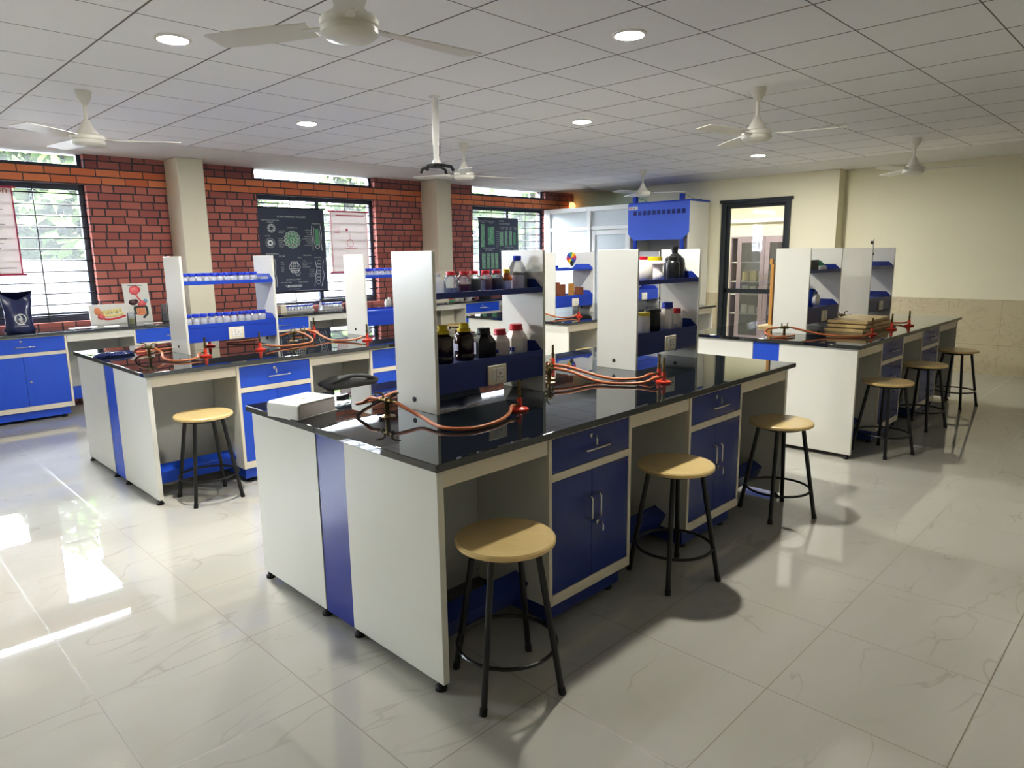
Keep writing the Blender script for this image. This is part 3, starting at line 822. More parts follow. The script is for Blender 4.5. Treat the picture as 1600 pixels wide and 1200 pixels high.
# rack with the black jug
y0 = 2.57
bottle('reagent_jug', 'white jug with red cap, mostly hidden by the near rack panel', 3.735, y0-.045, Z2, [(.0, 0), (.06, 0), (.064, .01), (.064, .1), (.045, .13), (.026, .14)], M['whitep'], [(.03, .138), (.03, .16), (.0, .16)], M['capr'])
t = bottle('storage_jar', 'big white jar with grips and a wide yellow lid', 3.935, y0+.01, Z2, [(.0, 0), (.064, 0), (.07, .01), (.07, .05), (.064, .06), (.064, .095), (.072, .115), (.06, .132), (.056, .136)], M['whitep'], [(.06, .132), (.06, .156), (.0, .157)], M['capy'], n=28)
t['category'] = 'jar'
bottle('reagent_jug', 'tall black jug with a narrow neck on the top shelf', 4.205, y0+.015, Z2, [(.0, 0), (.066, 0), (.072, .012), (.072, .11), (.066, .14), (.04, .165), (.022, .178), (.02, .2)], M['blackp'], [(.0235, .196), (.0235, .222), (.0, .222)], M['blackp'], n=28)
bottle('reagent_bottle', 'squat black bottle in front of the tall black jug', 4.075, y0-.055, Z2, [(.0, 0), (.04, 0), (.044, .01), (.044, .11), (.034, .128), (.026, .134)], M['blackp'], [(.032, .134), (.032, .155), (.0, .155)], M['blackp'])
jar = lambda r, h: [(.0, 0), (r*.95, 0), (r, .008), (r, h*.8), (r*.94, h*.9), (r*.86, h)]
for nm, d, x, yy, r, h, bm_, cr, ch, cm in [('storage_jar', 'ribbed white jar with yellow lid closest to the near rack panel', 3.825, y0+.01, .052, .112, M['whitep'], .05, .018, M['capy']),
                                   ('storage_jar', 'black wide-mouth jar between two yellow-lidded jars', 3.95, y0+.01, .05, .125, M['blackp'], .052, .02, M['blackp']),
                                   ('storage_jar', 'white jar with yellow lid behind the black wide-mouth jar', 4.04, y0+.085, .048, .108, M['whitep'], .047, .018, M['capy'])]:
    t = bottle(nm, d, x, yy, Z1, jar(r, h), bm_, [(cr, h-.002), (cr, h+ch), (0, h+ch)], cm, n=28); t['category'] = 'jar'
bottle('reagent_bottle', 'white bottle with a blue hexagonal cap on the lower shelf', 4.13, y0+.015, Z1, hexb(.05, .145, .034), M['whitep'], capf(.04, .14, .04), M['capb'], n=6, rot=.2, ang=25)
bottle('reagent_bottle', 'small white bottle with a red cap at the end of the lower shelf', 4.236, y0+.01, Z1, hexb(.046, .108, .026), M['whitep'], capf(.034, .1, .032), M['capr'], n=6, rot=.2, lab=(.0455, .012, .03, 195, 225), ang=25)
# rows of blue-capped bottles
t = thing('dropper_bottle', '', 'bottle')
MB().lathe([(.0, 0), (.024, 0), (.0265, .004), (.0265, .034), (.022, .046), (.015, .054), (.015, .06)], n=18).build('body', M['clearb'], t)
MB().lathe([(.0, .002), (.0245, .003), (.0245, .022), (.0, .022)], n=18).build('liquid', M['liqc'], t)
MB().lathe([(.0275, .053), (.0275, .073), (.0262, .075), (.0, .075)], n=18).build('cap', M['capb'], t)
bp = Proto(t)
def row(key, n, xa, xb, z, where, jit=0):
    for i in range(n):
        x = xa+(xb-xa)*i/(n-1)
        bp.place((x, 5.56+random.uniform(-jit, jit), z), '%s blue-capped clear bottle from the left, %s' % (ORD[i], where), 'blue-capped bottles')
row('L1', 11, 2.06, 2.61, Z2, 'top shelf of the rack beside the cream column')
t2 = thing('dropper_bottle', '', 'bottle')
MB().lathe([(.0, 0), (.024, 0), (.0275, .004), (.0275, .046), (.022, .06), (.015, .068), (.015, .076)], n=18).build('body', M['clearb'], t2)
MB().lathe([(.0, .002), (.0255, .003), (.0255, .026), (.0, .026)], n=18).build('liquid', M['liqc'], t2)
MB().lathe([(.028, .067), (.028, .09), (.0265, .092), (.0, .092)], n=18).build('cap', M['capb'], t2)
bs = bp; bp = Proto(t2)
row('L1', 11, 2.055, 2.66, Z1, 'lower shelf of the rack beside the cream column', .003)
bp = bs
row('L2', 6, 3.69, 4.0, Z2, 'top shelf of the half-hidden rack')
t = thing('slide_box', 'translucent lidded box at the far end of the top blue-capped row', 'box', (2.67, 5.53, Z2))
MB().box(-.028, .03, -.04, .04, 0, .025).build('box_body', M['clearb'], t); MB().box(-.03, .032, -.042, .042, .0252, .034).build('lid', M['clearb'], t)
# colour disc rack
t = thing('colour_disc', 'small stand with a multicoloured colour-mixing disc', 'disc', (6.72, 5.60, Z2))
MB().lathe([(.04, 0), (.04, .01), (.012, .016), (.008, .1)], n=16).build('stand', M['plastic'], t)
b = MB(); cols = [simple('disc_%d' % i, c, .5) for i, c in enumerate([(214, 60, 50), (230, 150, 50), (236, 214, 70), (80, 160, 80), (60, 130, 200), (60, 70, 160), (140, 80, 160)])]
for i in range(14):
    a0, a1 = 2*math.pi*i/14, 2*math.pi*(i+1)/14
    b.add([(0, -.012, .135)]+[(.072*math.cos(a0+(a1-a0)*k/3), -.012, .135+.072*math.sin(a0+(a1-a0)*k/3)) for k in range(4)], [(0, 1, 2, 3, 4)], i % 7)
o = b.build('disc', cols, t); o.rotation_euler.z = R(-18)
s = MB().lathe([(.0, 0), (.032, .0), (.032, .008), (.0, .008)], n=24); s.v = [(v[0]-.01, -.03+v[2], .07+v[1]) for v in s.v]
s.build('pulley', M['rubber'], t)
for i, (x, yy, w, h, m_, lab) in enumerate([(6.42, 5.56, .03, .18, 'dkwood', 'dark upright wooden block at the near end of the colour disc rack'), (6.52, 5.6, .13, .15, 'dkwood', 'wide brown wooden block on the lower shelf of the colour disc rack'),
                                      (6.69, 5.57, .05, .155, 'post', 'pale orange upright wooden strip on the colour disc rack'), (6.775, 5.55, .018, .11, 'dkwood', 'thin brown stick beside the pale orange strip'),
                                      (6.825, 5.55, .018, .105, 'dkwood', 'thin brown stick in the middle of the three on the colour disc rack'), (6.875, 5.56, .02, .1, 'dkwood', 'thin brown stick furthest along the colour disc rack')]):
    tag(MB().box(-w/2, w/2, -.03, .03, 0, h).build('wooden_block', M[m_], loc=(x, yy, Z1), bevel=.003), lab, 'block', 'wooden blocks on the colour disc rack')
t = thing('optics_clip', 'small blue clip at the near end of the top shelf beside the colour disc', 'clip', (6.42, 5.55, Z2))
MB().box(-.05, .05, -.02, .02, 0, .015).build('clip_base', M['bluepc'], t); MB().box(-.03, -.01, -.015, .015, .0152, .05).build('clip_jaw', M['bluepc'], t)
# rack with black box
t = thing('instrument_box', 'plain black box on the top shelf above the plywood boards', 'box', (6.33, 2.53, Z2))
MB().box(-.14, .13, -.05, .05, 0, .085).build('box_body', M['blackp'], t, bevel=.004); MB().box(-.142, .132, -.052, .052, .0852, .1).build('lid', M['blackp'], t, bevel=.003)
t = thing('tape_dispenser', 'teal rounded dispenser with a white base beside the black box', 'dispenser', (6.62, 2.53, Z2))
MB().box(-.1, .04, -.05, .0, 0, .045).build('base', M['plastic'], t, bevel=.008)
MB().lathe([(.0, 0), (.075, .0), (.08, .02), (.07, .06), (.04, .09), (.0, .1)], c=(.06, .06, .0), n=20).build('body', M['teal'], t)
t = thing('blower_unit', 'blue rounded unit with a white round cap lying in the lower shelf', 'instrument', (6.5, 2.56, Z1))
b = MB().lathe([(.0, 0), (.07, 0), (.085, .02), (.085, .1), (.07, .12), (.0, .12)], n=24); b.v = [(v[0], v[2]-.05, .086+v[1]) for v in b.v]
b.build('body', M['bluepc'], t)
b = MB().lathe([(.0, 0), (.055, 0), (.055, .03), (.045, .035), (.0, .035)], n=24); b.v = [(v[0]-.015, -.05-v[2], .07+v[1]) for v in b.v]
b.build('round_cap', M['plastic'], t)
tag(MB().lathe([(.0, 0), (.045, 0), (.05, .01), (.05, .08), (.04, .1), (.0, .1)], n=16).build('brown_pot', M['dkwood'], loc=(6.25, 2.53, Z1)), 'brown pot peeking out at the near end of the lower shelf', 'pot')
t = thing('rod_stand', 'thin white upright rod on a small base with black clamps', 'stand', (7.98, 2.53, Z2))
MB().box(-.06, .06, -.04, .04, 0, .012).build('base', M['plastic'], t, bevel=.003)
MB().tube([(.05, 0, .01), (.05, 0, .30)], .007, 8).build('rod', M['plastic'], t)
MB().box(.0, .06, -.012, .012, .13, .155).box(-.005, .02, -.01, .01, .245, .275).build('clamp', M['blackp'], t)

# ---------------------------------------------------------------- gas fittings
def burner(label, x, y, a=0):
    t = thing('bunsen_burner', label, 'burner', (x, y, HB), R(a), 'bunsen burners')
    MB().lathe([(.0, 0), (.042, 0), (.044, .004), (.043, .01), (.018, .016), (.013, .022), (.012, .06), (.0, .06)], n=28).build('base', M['red'], t)
    MB().lathe([(.008, .058), (.008, .075), (.0105, .076), (.0105, .092), (.0075, .093), (.0075, .145), (.0055, .145), (.0055, .1)], n=16).build('barrel', M['brass'], t)
    MB().tube([(0, 0, .034), (.03, 0, .034), (.034, 0, .034), (.045, 0, .034)], [.007, .007, .0045, .0045], 10).build('gas_inlet', M['brass'], t)
    return t
def inlet(b, k=.05):
    a = b.rotation_euler.z; return Vector((b.location.x+k*math.cos(a), b.location.y+k*math.sin(a), HB+.034))
def tap(label, x, y, a=0):
    t = thing('gas_tap', label, 'tap', (x, y, HB), R(a), 'gas taps')
    MB().lathe([(.0, 0), (.038, 0), (.038, .004), (.012, .008), (.0105, .06), (.013, .064), (.013, .084), (.009, .09), (.0, .09)], n=22).build('column', M['brass'], t)
    for s in (-1, 1):
        MB().tube([(0, 0, .074), (s*.03, 0, .074), (s*.033, 0, .074), (s*.036, 0, .074), (s*.06, 0, .074)], [.0095, .0095, .013, .006, .0045], 10).build('nozzle', M['brass'], t)
        MB().tube([(s*.024, 0, .08), (s*.026, 0, .1), (s*.03, s*.01, .108), (s*.05, s*.03, .112)], [.006, .005, .004, .0035], 8).build('lever', M['brass'], t)
    return t
def nozzle(t, s, k=.062):
    a = t.rotation_euler.z; return Vector((t.location.x+s*k*math.cos(a), t.location.y+s*k*math.sin(a), HB+.074))
def hose(label, pts):
    tag(MB().tube(spline(pts, 9), .0085, 10).build('gas_hose', M['hose']), label, 'hose', 'rubber gas hoses')
zf = HB+.0105
tF = tap('gas tap at the near end of the nearest bench beside the thick white book', 1.80, 2.59, -84)
bF = burner('red-based bunsen burner in front of the nearest bottle rack', 2.294, 2.224, 196)
p = nozzle(tF, 1); q = inlet(bF)
hose('orange-brown hose sagging from the near tap to the burner before the nearest rack', [p, p+Vector((.01, -.06, -.02)), (1.83, 2.37, HB+.026), (1.80, 2.20, zf+.003), (1.875, 2.105, zf), (2.02, 2.105, zf), (2.15, 2.155, zf+.005), q+Vector((-.03, -.01, 0)), q])
p = nozzle(tF, -1)
hose('orange-brown hose looping from the near gas tap back behind the rack', [p, p+Vector((-.01, .05, 0)), (1.77, 2.74, HB+.05), (1.775, 2.80, HB+.035), (1.85, 2.86, HB+.02), (2.0, 2.93, zf), (2.2, 3.02, zf), (2.45, 3.05, zf)])
tm = tap('front gas tap of the pair between the two racks of the nearest bench', 2.92, 2.593, 10)
tn = tap('rear gas tap of the pair between the two racks of the nearest bench', 3.018, 2.68, 10)
b1 = burner('red-based bunsen burner in front of the black jug rack, nearer of two', 3.337, 2.10, 170)
b2 = burner('red-based bunsen burner in front of the black jug rack, further of two', 3.43, 2.19, 170)
b3 = burner('red-based bunsen burner behind the pair of gas taps', 3.36, 2.95, 200)
p = nozzle(tm, 1); q = inlet(b1)
hose('orange-brown hose from the front tap of the pair to the nearer burner', [p, (3.02, 2.52, HB+.06), (3.06, 2.38, HB+.02), (3.10, 2.25, zf), (3.19, 2.14, zf+.006), q+Vector((-.03, .006, 0)), q])
p = nozzle(tn, 1); q = inlet(b2)
hose('orange-brown hose from the rear tap of the pair to the further burner', [p, (3.12, 2.62, HB+.065), (3.17, 2.48, HB+.03), (3.21, 2.35, zf), (3.29, 2.235, zf+.006), q+Vector((-.03, .008, 0)), q])
p = nozzle(tm, -1); q = inlet(b3)
hose('orange-brown hose running behind the rack to the burner beyond the tap pair', [p, (2.82, 2.66, HB+.05), (2.80, 2.82, HB+.02), (2.90, 2.93, zf), (3.1, 2.955, zf+.006), q+Vector((-.03, -.01, 0)), q])
# bench with the blue-capped bottles
t1 = tap('gas tap at the near end of the blue-capped bottle bench', 1.752, 5.562, -60)
b1 = burner('orange-red bunsen burner before the first rack of blue-capped bottles, nearest of three', 2.06, 5.29, 200)
p = nozzle(t1, 1); q = inlet(b1)
hose('pale orange hose from the near tap to the first burner of the blue-capped bottle bench', [p, p+Vector((.02, -.06, -.03)), (1.77, 5.32, zf+.01), (1.78, 5.20, zf), (1.85, 5.13, zf), (1.95, 5.17, zf+.004), (1.99, 5.25, zf+.015), q])
p = nozzle(t1, -1)
hose('pale orange hose passing behind the first rack of blue-capped bottles', [p, (1.70, 5.68, HB+.06), (1.74, 5.80, HB+.02), (1.95, 5.92, zf), (2.2, 6.0, zf)])
b2 = burner('orange-red bunsen burner before the middle of the first blue-capped rack', 2.50, 5.31, 10)
t2 = tap('gas tap between the two blue-capped racks, nearer of the pair', 2.975, 5.655, 20)
t3 = tap('gas tap between the two blue-capped racks, further of the pair', 3.104, 5.72, 20)
p = nozzle(t2, 1); q = inlet(b2)
hose('pale orange hose bent back from the tap pair to the middle burner', [p, (3.08, 5.62, HB+.05), (3.06, 5.48, HB+.02), (2.96, 5.36, zf), (2.78, 5.31, zf), (2.64, 5.31, zf+.008), q])
b4 = burner('orange-red bunsen burner before the second blue-capped rack', 3.417, 5.169, 170)
p = nozzle(t3, 1); q = inlet(b4)
hose('pale orange hose sagging from the tap pair to the burner before the second blue-capped rack', [p, (3.2, 5.67, HB+.06), (3.19, 5.52, HB+.03), (3.19, 5.38, zf), (3.24, 5.25, zf), (3.32, 5.19, zf+.01), q])
b3 = burner('orange-red bunsen burner at the back of the blue-capped bottle bench', 3.477, 6.18, 190)
p = nozzle(t3, -1); q = inlet(b3)
hose('pale orange hose rising to the burner at the back of the blue-capped bottle bench', [p, (3.03, 5.80, HB+.06), (3.08, 5.95, HB+.03), (3.2, 6.08, zf+.01), (3.33, 6.15, zf+.015), q])
p = nozzle(t2, -1)
hose('pale orange hose from the tap pair behind the first blue-capped rack', [p, (2.85, 5.70, HB+.05), (2.70, 5.86, HB+.02), (2.5, 5.95, zf)])
b5 = burner('dark red bunsen burner behind the first blue-capped rack', 2.337, 5.896, 60)
t = thing('clamp', 'dark navy cloth lying behind the near tap of the blue-capped bottle bench', 'cloth', (1.60, 5.87, HB))
t.name = 'folded_cloth'
b = MB(); 
for i in range(5): b.lathe([(.0, 0), (.05, .0), (.055, .014), (.03, .03+.006*(i % 2)), (.0, .036)], c=(.045*(i-2), .02*math.sin(i*2), 0), n=12, sx=1.1, sy=.8)
b.build('cloth_folds', M['bag'], t)
# plywood board bench
tR = tap('gas tap at the near end of the plywood board bench', 5.906, 2.524, -35)
c1 = burner('red bunsen burner in front of the plywood boards', 6.447, 1.985, 190)
c2 = burner('red bunsen burner just past the plywood boards', 6.973, 1.982, 20)
c3 = burner('red bunsen burner furthest along the plywood board bench', 7.425, 1.961, 30)
p = nozzle(tR, 1); q = inlet(c1)
hose('brown hose sagging from the near tap to the burner in front of the plywood boards', [p, (6.0, 2.40, HB+.05), (6.05, 2.25, HB+.02), (6.10, 2.08, zf), (6.2, 1.98, zf), (6.32, 1.96, zf+.012), q])
p = nozzle(tR, -1)
hose('brown hose looping round from the near tap of the plywood board bench', [p, (5.80, 2.62, HB+.065), (5.75, 2.62, HB+.035), (5.74, 2.54, zf), (5.80, 2.46, zf), (5.9, 2.43, zf)])
tR2 = tap('gas tap between the two racks of the plywood board bench', 7.40, 2.58, 100)
p = nozzle(tR2, 1); q = inlet(c3)
hose('brown hose to the furthest burner of the plywood board bench', [p, p+Vector((.02, .04, -.01)), (7.48, 2.68, HB+.05), (7.54, 2.56, HB+.02), (7.55, 2.35, zf), (7.54, 2.12, zf), (7.51, 2.02, zf+.01), q])
p = nozzle(tR2, -1); q = inlet(c2)
hose('brown hose to the burner just past the plywood boards', [p, p+Vector((.005, -.05, -.02)), (7.41, 2.36, HB+.03), (7.38, 2.18, zf), (7.26, 2.04, zf), (7.12, 2.0, zf+.01), q])
for i in range(3):
    t = tag(MB().box(-.36+(.02 if i else 0), .36-(.03 if i == 0 else 0), -.17, .17, 0, .028).build('plywood_board', M['plank'], loc=(6.91-.03*(i == 0), 2.225+.012*i, HB+.036*i+.0002*i), rotz=R(-4+3*i), bevel=.002),
        'pale plywood board, %s of the stack before the black box rack' % ['bottom one', 'middle one', 'top one'][i], 'board', 'stacked plywood boards')
for i in range(2):
    for j, x in enumerate((-.28, .0, .28)):
        tag(MB().box(-.03, .03, -.14, .14, 0, .0078).build('spacer_batten', M['post'], loc=(6.93+x, 2.24, HB+.0282+.0362*i)), '%s thin wooden spacer from the left between the %s plywood boards' % (ORD[j], 'bottom and middle' if i == 0 else 'middle and top'), 'batten', 'plywood spacers')
t = thing('wooden_post_stand', 'tall narrow varnished wooden post standing on a flat wooden base', 'stand', (6.57, 2.95, HB))
MB().box(-.12, .12, -.07, .07, 0, .022).build('base', M['plank'], t, bevel=.003)
MB().box(-.018, .018, -.016, .016, .022, .60).box(-.018, .018, .0, .03, .60, .655).build('post', M['post'], t, bevel=.003)
# far bench burners
d1 = burner('small red bunsen burner in front of the colour disc rack', 6.34, 5.16, 190); d2 = burner('small red bunsen burner further along the far bench', 6.62, 4.98, 160)
tK = tap('gas tap at the near end of the far bench', 5.86, 5.45, -40)
p = nozzle(tK, 1); q = inlet(d1)
hose('thin brown hose to the burner in front of the colour disc rack', [p, (5.95, 5.32, HB+.05), (6.0, 5.2, zf+.01), (6.1, 5.12, zf), (6.22, 5.13, zf+.01), q])
# ---------------------------------------------------------------- things on the nearest bench
t = thing('thick_book', 'thick white paper-covered book lying on the corner of the nearest bench', 'book', (1.485, 2.84, HB), R(14))
# local x along bench, y across
def rot_prof(): return [(.0, .0), (.27, .0), (.27, .072), (.0, .072)]
MB().box(.012, .235, -.005, .185, .004, .066).build('page_block', M['pages'], t, bevel=.003)
b = MB().box(-.004, .245, -.008, .192, 0, .0038).prism([(-.004, .0042), (.0, .0042), (.006, .012), (.006, .058), (.016, .0665), (.245, .0665), (.246, .0705), (.012, .071), (.0, .064), (-.005, .05)], 'y', -.008, .192)
b.build('cover', M['paper'], t, bevel=.001)
k = MB()
f = lambda x, z: (x, z, .0718)
k.quad(.10, .135, .075, .083, 0, 0, f).quad(.113, .121, .066, .092, 0, 0, f)
k.build('red_cross_mark', M['mred'], t)
k = MB()
for i in range(3): k.quad(.15, .21-.015*i, .12+.013*i, .124+.013*i, 0, 0, f)
k.build('printed_lines', M['ink_k'], t)
t = thing('paper_slip', 'small crumpled white paper slip lying past the thick white book', 'paper', (1.80, 2.98, HB+.0005), R(20))
MB().add([(0, 0, 0), (.08, 0, .004), (.085, .05, 0), (.0, .055, .012), (.04, .03, .01)], [(0, 1, 4), (1, 2, 4), (2, 3, 4), (3, 0, 4)]).build('slip', M['paper'], t)
tag(MB().box(-.04, .04, -.012, .012, 0, .016).build('eraser_block', M['blackp'], loc=(1.90, 3.13, HB), rotz=R(20), bevel=.002), 'small black block near the back edge of the nearest bench', 'block')
def lump(name, label, cat, loc, sx, sy, sz, mats, rotz=0, seed=1, extra=None):
    rnd = random.Random(seed); t = thing(name, label, cat, loc, rotz)
    n, k = 36, 14; b = MB(); prof = []
    ph = [rnd.uniform(0, 6.28) for _ in range(8)]
    vs = []; fs = []
    for j in range(k+1):
        v = j/k; el = -math.pi/2+math.pi*v
        for i in range(n):
            a = 2*math.pi*i/n
            w = 1+.07*math.sin(3*a+ph[0]+4*v)+.05*math.sin(7*a+ph[1]-6*v)+.03*math.sin(13*a+ph[2]+9*v)
            c = abs(math.cos(el))**.55; z = (math.sin(el)*.5+.5)
            vs.append((sx*c*math.cos(a)*w, sy*c*math.sin(a)*w, max(0, sz*(z**.9)*(1+.06*math.sin(5*a+ph[3])*c))))
    for j in range(k):
        for i in range(n): fs.append((j*n+i, j*n+(i+1) % n, (j+1)*n+(i+1) % n, (j+1)*n+i))
    b.add(vs, fs); b.build('bag_body', mats[0], t, ang=80)
    if extra: extra(t)
    return t
def straps(t):
    MB().tube(spline([(-.2, -.08, .07), (-.12, -.12, .105), (.0, -.09, .115), (.12, -.12, .10), (.2, -.08, .065)], 8), .012, 8).build('strap', M['cloth'], t)
    p = lump('mesh_pocket', '', '', (0, 0, 0), .15, .1, .095, [M['mesh_grey']], 0, 4)
    o = p.children[0]; o.name = 'mesh_pocket'; o.parent = t; o.location = (.02, -.03, .022); bpy.data.objects.remove(p)
lump('backpack', 'slumped black backpack with grey mesh pocket lying on a stool', 'bag', (2.95, 4.755, .601), .235, .16, .105, [M['cloth']], R(-8), 3, straps)
lump('cloth_bag', 'dark grey cloth bag lying on the worktop under the nearest rack', 'bag', (2.50, 2.95, HB), .19, .13, .12, [M['mesh_grey']], R(10), 8)

# ---------------------------------------------------------------- things on the window counter
t = thing('plastic_bag', 'upright navy plastic bag with pointed ears and a white round emblem', 'bag', (1.515, 8.66, HB))
n = 32; vs = []; fs = []
rows = [(0, .125, .075), (.02, .14, .085), (.06, .128, .08), (.14, .118, .07), (.22, .112, .05), (.29, .125, .025), (.335, .138, .01), (.365, .145, .004)]
for z, w, d in rows:
    for i in range(n):
        a = 2*math.pi*i/n; c, s = math.cos(a), math.sin(a)
        x = w*math.copysign(abs(c)**.6, c); y = d*math.copysign(abs(s)**.8, s)
        k = max(0, (z-.2)/.165)
        zz = z+.06*k*(abs(x)/.145)**2.2-.035*k*(1-abs(x)/.145)
        x += .006*math.sin(9*z*10+a*3); y += .006*math.sin(5*a+z*40)
        vs.append((x, y, zz))
m = len(rows)
for j in range(m-1):
    for i in range(n): fs.append((j*n+i, j*n+(i+1) % n, (j+1)*n+(i+1) % n, (j+1)*n+i))
fs.append(tuple(range(n-1, -1, -1))); fs.append(tuple((m-1)*n+i for i in range(n)))
MB().add(vs, fs).build('bag_body', M['bag'], t, ang=60)
e = MB(); yb = -.093
e.ring(0, .145, .05, .008, yb, rx=.95); e.strip([(-.01, .185), (.012, .16), (-.012, .15), (.014, .138)], .012, yb); e.disc(.0, .142, .018, yb); e.quad(-.012, .02, .112, .119, yb)
e.quad(-.035, .035, .085, .094, yb); e.quad(-.065, .065, .07, .0735, yb)
e.build('emblem', M['ink_w'], t)
# tooth / jaw model board
def board(name, label, loc, w, h, tilt, rotz=0):
    t = thing(name, label, 'model', loc, rotz); t.rotation_euler = (R(-tilt), 0, rotz)
    MB().box(-w/2, w/2, 0, .014, 0, h).build('board', M['paper'], t, bevel=.002)
    return t
def blob(mb, x, z, rx, rz, d=.012, m=0, n=20, rot=0):
    vs = []; fs = []; k = 5
    for j in range(k):
        s = math.cos(j/(k-1)*math.pi/2); y = -d*math.sin(j/(k-1)*math.pi/2)
        for i in range(n):
            a = 2*math.pi*i/n; u, v = rx*s*math.cos(a), rz*s*math.sin(a)
            vs.append((x+u*math.cos(rot)-v*math.sin(rot), -.0005+y, z+u*math.sin(rot)+v*math.cos(rot)))
    for j in range(k-1):
        for i in range(n): fs.append((j*n+i, j*n+(i+1) % n, (j+1)*n+(i+1) % n, (j+1)*n+i))
    return mb.add(vs, fs, m)
def relief(mb, pts, r, m=0, d=.5, n=8):
    o = len(mb.v); mb.tube([(p[0], -.001, p[1]) for p in pts], r, n, m)
    for i in range(o, len(mb.v)): x, y, z = mb.v[i]; mb.v[i] = (x, y*d, z)
    return mb
t = board('jaw_model_board', 'white board with a red and cream jaw and teeth relief model', (2.44, 8.93, HB), .40, .235, 14)
b = blob(MB(), -.115, .155, .035, .045, .02)
relief(b, spline([(-.13, .18), (-.10, .15), (-.08, .125)]), [.02]*17)
b.build('jaw_joint', M['morange'], t)
b = MB(); relief(b, spline([(-.10, .085), (-.04, .06), (.06, .062), (.17, .09)]), .011); b.build('gum_red', M['mred'], t)
b = blob(MB(), -.085, .088, .04, .032, .015); b.build('muscle', M['pink'], t)
b = MB()
for i in range(7): blob(b, -.055+i*.03, .135+.004*i, .014, .034-.002*i, .012)
relief(b, spline([(-.06, .1), (.05, .098), (.15, .12)]), .014)
b.build('teeth', M['myellow'], t)
b = MB()
for i in range(3):
    relief(b, [(-.03+i*.055, .15), (-.03+i*.055, .12)], .004)
b.build('nerve_lines', M['ink_k'], t)
# digestive model board
t = board('digestive_model_board', 'tall white board with a red and brown digestive tract relief model', (2.77, 8.96, HB), .28, .46, 10)
b = blob(MB(), -.02, .375, .055, .055, .015); b.build('head', M['pink'], t)
b = blob(MB(), .0, .385, .05, .045, .006); b.build('head_red', M['mred'], t)  # red area on the pink head
b = MB(); relief(b, spline([(-.01, .34), (.0, .31), (.03, .26), (.05, .235)]), .010); b.build('oesophagus', M['pink'], t)
b = blob(MB(), .045, .215, .05, .035, .018, rot=.3); b.build('stomach', M['pink'], t)
b = blob(MB(), -.05, .235, .05, .035, .014); blob(b, -.02, .25, .03, .022, .016); b.build('liver', M['mbrown'], t)
b = blob(MB(), .085, .245, .024, .026, .01); b.build('spleen', M['mblue'], t)
b = MB()
relief(b, spline([(-.04, .09), (-.042, .15), (-.035, .178), (.03, .18), (.08, .178), (.088, .14), (.085, .09), (.05, .06), (.045, .04)]), .013); b.build('large_intestine', M['mdark'], t)
b = MB()
for j in range(4): relief(b, spline([(-.025, .155-j*.022), (.0, .162-j*.022), (.025, .15-j*.022), (.05, .16-j*.022), (.07, .152-j*.022)], 5), .010)
b.build('small_intestine', M['morange'], t)
k = MB().quad(-.08, .08, .43, .436, -.001); k.build('title_line', M['ink_k'], t)
def vessel(label, loc, r, h, contents, rod=False):
    t = thing('glass_beaker', label, 'beaker', loc, 0, 'beakers on the window counter')
    MB().lathe([(.0, 0), (r*.95, 0), (r, .006), (r, h*.96), (r*1.08, h), (r*1.0, h-.001), (r*.97, h*.95), (r*.97, .008), (.0, .006)], n=24).build('glass', M['clear'], t)
    MB().lathe([(.0, .008), (r*.9, .008), (r*.9, h*.5), (.0, h*.55)], n=20).build('contents', contents, t)
    if rod: MB().tube([(.0, 0, h*.5), (.02, -.01, h*1.45)], .004, 8).build('rod', M['plastic'], t)
    return t
vessel('glass beaker of grey water with a white rod beside the digestive tract board', (3.02, 8.82, HB), .06, .2, M['pages'], True)
vessel('glass beaker with a pale cream specimen in front of the digestive tract board', (2.60, 8.72, HB), .045, .13, M['myellow'])
for i, (x, y, w, d, a, lab) in enumerate([(2.1, 8.70, .26, .12, 6, 'white paper sheet on the counter beside the jaw board'), (2.36, 8.62, .14, .1, -12, 'white paper sheet on the counter in front of the jaw board'), (2.80, 8.66, .2, .1, 4, 'white paper sheet on the counter before the digestive board')]):
    tag(MB().box(-w/2, w/2, -d/2, d/2, 0, .003).build('paper_sheet', M['paper'], loc=(x, y, HB), rotz=R(a)), lab, 'paper')
tag(MB().box(-.04, .04, -.05, .05, 0, .11).build('beige_carton', M['ivory'], loc=(4.45, 8.72, HB), bevel=.003), 'small beige carton before the dark plant chart', 'carton')
for grp, n, xa, xb, yy, wh in [(0, 9, 4.58, 4.96, 8.86, 'tray beside the beige carton'), (1, 7, 5.14, 5.44, 8.88, 'tray past the conical flask')]:
    tag(MB().box(-.03-(xb-xa)/2, .03+(xb-xa)/2, -.045, .045, 0, .012).build('specimen_tray', M['plastic'], loc=((xa+xb)/2, yy, HB), bevel=.003), 'white shallow tray of blue-capped bottles on the window counter, %s' % wh.replace('tray ', ''), 'tray')
    for i in range(n):
        bp.place((xa+(xb-xa)*i/(n-1), yy, HB+.0121), '%s blue-capped bottle from the left on the window counter, %s' % (ORD[i], wh), 'blue-capped bottles')
t = thing('conical_flask', 'clear conical flask between the two counter groups of blue-capped bottles', 'flask', (5.03, 8.72, HB))
MB().lathe([(.0, 0), (.04, 0), (.043, .006), (.016, .085), (.014, .12), (.017, .124), (.013, .124)], n=24).build('glass', M['clearb'], t)
for i in range(6):
    h = .07+.02*(i % 3)
    t = thing('white_jar', 'small white jar on the counter before the second brick pier, %s from the near end' % ORD[i], 'jar', (6.2+.085*i, 8.8+.05*(i % 2), HB), 0, 'small white jars')
    MB().lathe([(.0, 0), (.03, 0), (.032, .005), (.032, h*.8), (.024, h)], n=18).build('body', M['plastic'], t)
    MB().lathe([(.026, h), (.026, h+.018), (.0, h+.018)], n=18).build('cap', M['capr'] if i == 4 else M['plastic'], t)
